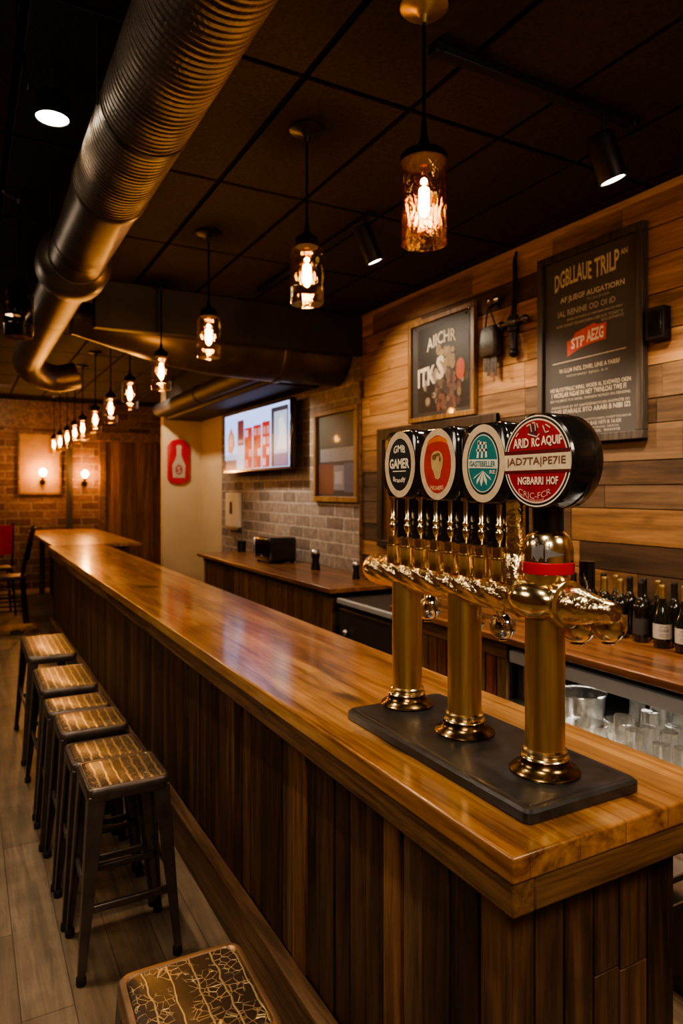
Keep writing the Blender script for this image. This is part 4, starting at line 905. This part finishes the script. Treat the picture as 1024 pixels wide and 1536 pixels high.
# bottles
def bottle(label, x, y, body='bottle', foil='capsule', lab=None, h=.30, r=.037, group=None, champagne=False):
    t = thing('wine_bottle', label, 'bottle', (x, y, CZ + .0005), rnd.uniform(-.3, .3), group)
    if champagne: prof = [(r * .9, 0), (r * 1.05, .006), (r * 1.08, .10), (r * 1.0, .135), (r * .62, .185), (.017, .22), (.0135, h - .035), (.0135, h - .01)]
    else: prof = [(r * .92, 0), (r, .006), (r, .17), (r * .93, .187), (r * .6, .205), (.0155, .222), (.0135, .25), (.0135, h - .01)]
    MB().lathe(prof, (0, 0, 0), 24).build('glass_body', M[body], t, smooth=50)
    MB().lathe([(.016, h - .075), (.0155, h - .02), (.0165, h - .018), (.0165, h - .006), (.014, h)], (0, 0, 0), 18).build('foil_cap', M[foil], t, smooth=40)
    if lab:
        mb = MB(); rl = r * (1.085 if champagne else 1.01); z0, z1 = (.045, .115) if champagne else (.04, .12); n = 18
        P = [PI * .45 + PI * 1.15 * i / n for i in range(n + 1)]
        mb.loft([[(rl * math.cos(a), rl * math.sin(a), z) for a in P] for z in (z0, z1)], closed=False, cap0=False, cap1=False, t=lab)
        l_ = mb.build('paper_label', M['label'], t, smooth=60)
        if lab[0] > .3:
            mb = MB()
            for k_, (v, w, hh) in enumerate(((.022, .040, .008), (.006, .046, .012), (-.012, .036, .006), (-.022, .042, .004))):
                me = text_mesh(('VINTAGE', 'CORSE', 'RESERVA', 'PRODUIT')[k_], w, hh, .01); zc = (z0 + z1) / 2
                vs = [mb.v(((rl + .0006) * math.cos(PI * 1.22 + q.co.x / rl), (rl + .0006) * math.sin(PI * 1.22 + q.co.x / rl), zc + v + q.co.y), (.10, .08, .06)) for q in me.vertices]
                for p in me.polygons: mb.f([vs[i] for i in p.vertices])
            mb.build('lettering', M['label'], l_, recalc=False)
    return t
bottle('white labelled champagne-shaped bottle with gold foil, second from the frame edge', 2.95, 2.17, 'bottlegreen', 'foil', (.42, .38, .32), .30, .040, None, True)
bottle('white labelled bottle cut off by the right picture edge', 2.94, 2.045, 'bottlegreen', 'foil', (.42, .38, .32), .31, .040, None, True)
bottle('dark bottle with a charcoal label between tan and white labelled bottles', 2.96, 2.30, 'bottle', 'capsule', (.035, .03, .028))
bottle('dark bottle with a tan label beside the charcoal labelled bottle', 2.96, 2.42, 'bottle', 'foil', (.30, .17, .07))
bottle('dark bottle with a tan label next to the brass nose of the taps', 2.96, 2.52, 'bottle', 'foil', (.28, .16, .065))
bottle('plain dark bottle mostly hidden behind the brass nose of the taps', 2.96, 2.62, 'bottle', 'capsule', None)
bottle('red capped dark bottle in the back row between two white labelled bottles', 3.07, 2.10, 'bottle', 'redfoil', None, .305)
for yy in (2.20, 2.29, 2.375, 2.46, 2.545, 2.63, 2.715):
    bottle('plain dark bottle in the back row against the plank wall', 3.08, yy, 'bottle', 'foil' if yy in (2.29, 2.545) else 'capsule', None, .30, .036, 'back row of dark bottles')
for yy, lab in ((2.74, 'dark bottle at the far end of the front bottle row'),): bottle(lab, 2.97, yy, 'bottle', 'capsule', None)
# far counter things
ap = thing('countertop_appliance', 'black boxy appliance with a silver edge on the counter below the television', 'appliance', (2.86, 6.7, CZ))
MB().box(-.15, .17, -.20, .20, .012, .27).build('casing', M['gloss'], ap, bevel=.03, seg=4)
MB().box(-.155, .15, .19, .215, .03, .25).build('silver_edge', M['steel'], ap, bevel=.012)
mb = MB(); [mb.cyl((sx, sy, 0), (sx, sy, .02), .02) for sx in (-.11, .13) for sy in (-.16, .16)]; mb.build('foot', M['rubber'], ap)
mb = MB(); put_text(mb, wallpt(-.151, -.02, .075), 'kia', 0, 0, .06, .022, .001, .02, t=(.4, .38, .35)); mb.build('lettering', M['ink'], ap, recalc=False)
def shaker(label, x, y, h, r, name='pepper_grinder'):
    t = thing(name, label, 'grinder', (x, y, CZ)); MB().lathe([(r, 0), (r * 1.02, .01), (r * .8, h * .35), (r * .75, h * .5), (r * .95, h * .72), (r * .9, h * .78)], (0, 0, 0), 20).build('body', M['blackmetal'], t, smooth=50)
    MB().lathe([(r * .9, h * .78), (r, h * .84), (r * .8, h * .95), (r * .2, h)], (0, 0, 0), 20).build('cap', M['steel'], t, smooth=50)
shaker('dark grinder standing alone on the counter below the framed print', 2.92, 5.85, .20, .045)
shaker('small dark shaker next to the tap handles, first of two on the far counter', 2.92, 5.08, .15, .032, 'salt_shaker')
shaker('small dark shaker close to the brick wall, second of two on the far counter', 3.02, 5.02, .16, .032, 'salt_shaker')
jar = thing('cutlery_cup', 'small dark cup of utensils below the ivory dispenser', 'cup', (2.98, 8.0, CZ))
mb = MB(); mb.lathe([(.05, 0), (.055, .13), (.05, .13), (.045, .01)], (0, 0, 0), 20, True, True); mb.build('cup_body', M['blackmetal'], jar, smooth=40)
mb = MB(); mb.cyl((.01, .01, .02), (.03, .04, .24), .006); mb.cyl((-.01, 0, .02), (-.03, -.03, .22), .006); mb.cyl((0, -.02, .02), (.0, -.05, .26), .006); mb.build('utensil', M['steel'], jar, smooth=40)

# ------------------------------------------------------------------ far table, chairs
ft = thing('high_table', 'long high wooden table beyond the end of the bar', 'table', (1.52, 11.12, 0))
MB().box(-.56, .54, -1.87, 1.87, 1.02, 1.062).build('table_top', M['tabletop'], ft, bevel=.006)
mb = MB(); mb.box(-.42, .40, -1.7, 1.7, .93, 1.019); mb.build('apron', M['apron'], ft)
for sx in (-.40, .34):
    for sy in (-1.68, 1.6): MB().box(sx, sx + .08, sy, sy + .08, 0, .929).build('leg', M['darkframe'], ft, bevel=.006)
MB().box(-.25, .25, -1.55, 1.55, .02, .92).build('base_panel', M['darkpaint'], ft)
def chair(label, x, y, rot, padm, sm):
    t = thing('bar_chair', label, 'chair', (x, y, 0), rot)
    mb = MB(); mb.loft([[(px, py, z) for px, py in rrect(.19 - k_, .19 - k_, .05)] for k_, z in ((.012, .63), (0, .645), (0, .665), (.015, .675))]); mb.build('seat', M[sm], t, smooth=40)
    for qx in (-1, 1):
        for qy in (-1, 1):
            MB().cyl((qx * .21, qy * .21, 0), (qx * .16, qy * .16, .64), .014, .018, 10).build('leg', M['blackmetal'], t, smooth=40)
    for z, k_ in ((.24, .195), (.36, .185)):
        mb = MB(); mb.tube([(-k_, -k_, z), (k_, -k_, z), (k_, k_, z), (-k_, k_, z), (-k_, -k_, z)], .010, 8); mb.build('foot_rung', M['blackmetal'], t, smooth=40)
    for qy in (-1, 1): MB().tube([(.16, qy * .165, .65), (.19, qy * .17, .85), (.24, qy * .17, 1.08), (.29, qy * .16, 1.30)], .013, 8).build('back_post', M['blackmetal'], t, smooth=40)
    rows = []
    for z, xx in ((.86, .19), (1.0, .215), (1.15, .245), (1.27, .275)):
        rows.append([(xx + .03 - .03 * (v / .16) ** 2 * 1.0, v, z) for v in [-.16 + .32 * i / 8 for i in range(9)]] + [(xx + .05 - .03 * (v / .16) ** 2, v, z) for v in [.16 - .32 * i / 8 for i in range(9)]])
    MB().loft(rows).build('backrest', M[padm], t, smooth=40)
    return t
chair('black metal bar chair with leaning back, beyond the row of stools', .49, 9.72, -.15, 'blackmetal', 'gun')
chair('bar chair with a red padded back at the picture edge', .40, 10.85, -PI / 2 + .1, 'redseat', 'leather')
fb = thing('foot_plank', 'low wooden foot plank on dark feet in front of the black bar chair', 'footrest', (.05, 9.28, 0))
MB().box(-.8, .72, -.10, .10, .06, .10).build('plank', M['tabletop'], fb, bevel=.006)
mb = MB(); mb.box(-.75, -.65, -.09, .09, 0, .059); mb.box(.45, .55, -.09, .09, 0, .059); mb.build('support', M['darkframe'], fb)

# ------------------------------------------------------------------ lights without fixtures (fills, bare spots) and world
def area(loc, tgt, size, energy, col):
    o = lamp('fill_area_light', 'AREA', loc, energy, col, None); o.data.size = size; aim(o, Vector(tgt) - Vector(loc)); return o  # added soft fill lights near the ceiling, no panel fixtures behind them
area((-.6, -.9, 3.25), (.9, 1.6, .8), 1.0, 46, (1.0, 0.798, 0.597))
area((1.9, -.8, 3.25), (1.5, 1.3, 1.0), .7, 36, (1.0, 0.790, 0.563))
area((-1.6, 3.2, 3.25), (.6, 3.2, .3), 1.2, 26, (1.0, 0.824, 0.630))
area((-1.2, 7.5, 3.25), (.6, 7.5, .3), 1.2, 26, (1.0, 0.798, 0.580))
area((.2, 11.6, 3.25), (.9, 13.2, 1.6), .8, 12, (1.0, 0.714, 0.479))
w = bpy.data.worlds.new('world'); SC.world = w; w.use_nodes = True
w.node_tree.nodes['Background'].inputs[0].default_value = (1.0, .82, .66, 1); w.node_tree.nodes['Background'].inputs[1].default_value = .035
lamp('wall_wash', 'SPOT', (2.35, 4.7, 3.2), 50, (1.0, 0.798, 0.580), None, .04, spot_size=math.radians(110), spot_blend=.8).rotation_euler = Vector((.75, -.25, -1)).to_track_quat('-Z', 'Y').to_euler()  # bare spot beam onto the plank wall, no lamp body
lamp('counter_wash', 'SPOT', (2.3, 6.9, 2.75), 70, (1.0, 0.866, 0.698), None, .04, spot_size=math.radians(120), spot_blend=.8).rotation_euler = Vector((.6, -.1, -1)).to_track_quat('-Z', 'Y').to_euler()  # bare spot beam onto the brick wall counter, no lamp body
lamp('partition_wash', 'SPOT', (2.0, 9.3, 3.2), 60, (1.0, 0.832, 0.630), None, .04, spot_size=math.radians(110), spot_blend=.8).rotation_euler = Vector((.7, .7, -1)).to_track_quat('-Z', 'Y').to_euler()  # bare spot beam toward the cream partition, no lamp body
ul = lamp('under_counter_fill', 'AREA', (2.62, 1.75, .915), 3, (1.0, 0.916, 0.798), None); ul.data.shape = 'RECTANGLE'; ul.data.size = .06; ul.data.size_y = 1.6  # added fill under the counter so the shelf glasses show
tsp = lamp('tap_fill_spot', 'SPOT', (.25, .75, 3.2), 55, (1.0, 0.832, 0.630), None, .05, spot_size=math.radians(46), spot_blend=.8); aim(tsp, (1.0, .75, -1.75))  # added spot without a fixture, brightens the brass taps
lamp('aisle_fill_spot', 'SPOT', (1.95, 1.75, 3.3), 60, (1.0, 0.866, 0.714), None, .05, spot_size=math.radians(80), spot_blend=.8)  # added spot without a fixture, lifts the dark glass shelf

SC.cycles.use_denoising = True
SC.cycles.max_bounces = 8; SC.cycles.transparent_max_bounces = 16; SC.cycles.glossy_bounces = 4; SC.cycles.diffuse_bounces = 3
SC.cycles.sample_clamp_indirect = 4.0; SC.cycles.caustics_reflective = False; SC.cycles.caustics_refractive = False
SC.view_settings.view_transform = 'AgX'
try: SC.view_settings.look = 'AgX - Medium High Contrast'
except Exception: pass
SC.view_settings.exposure = 0.72
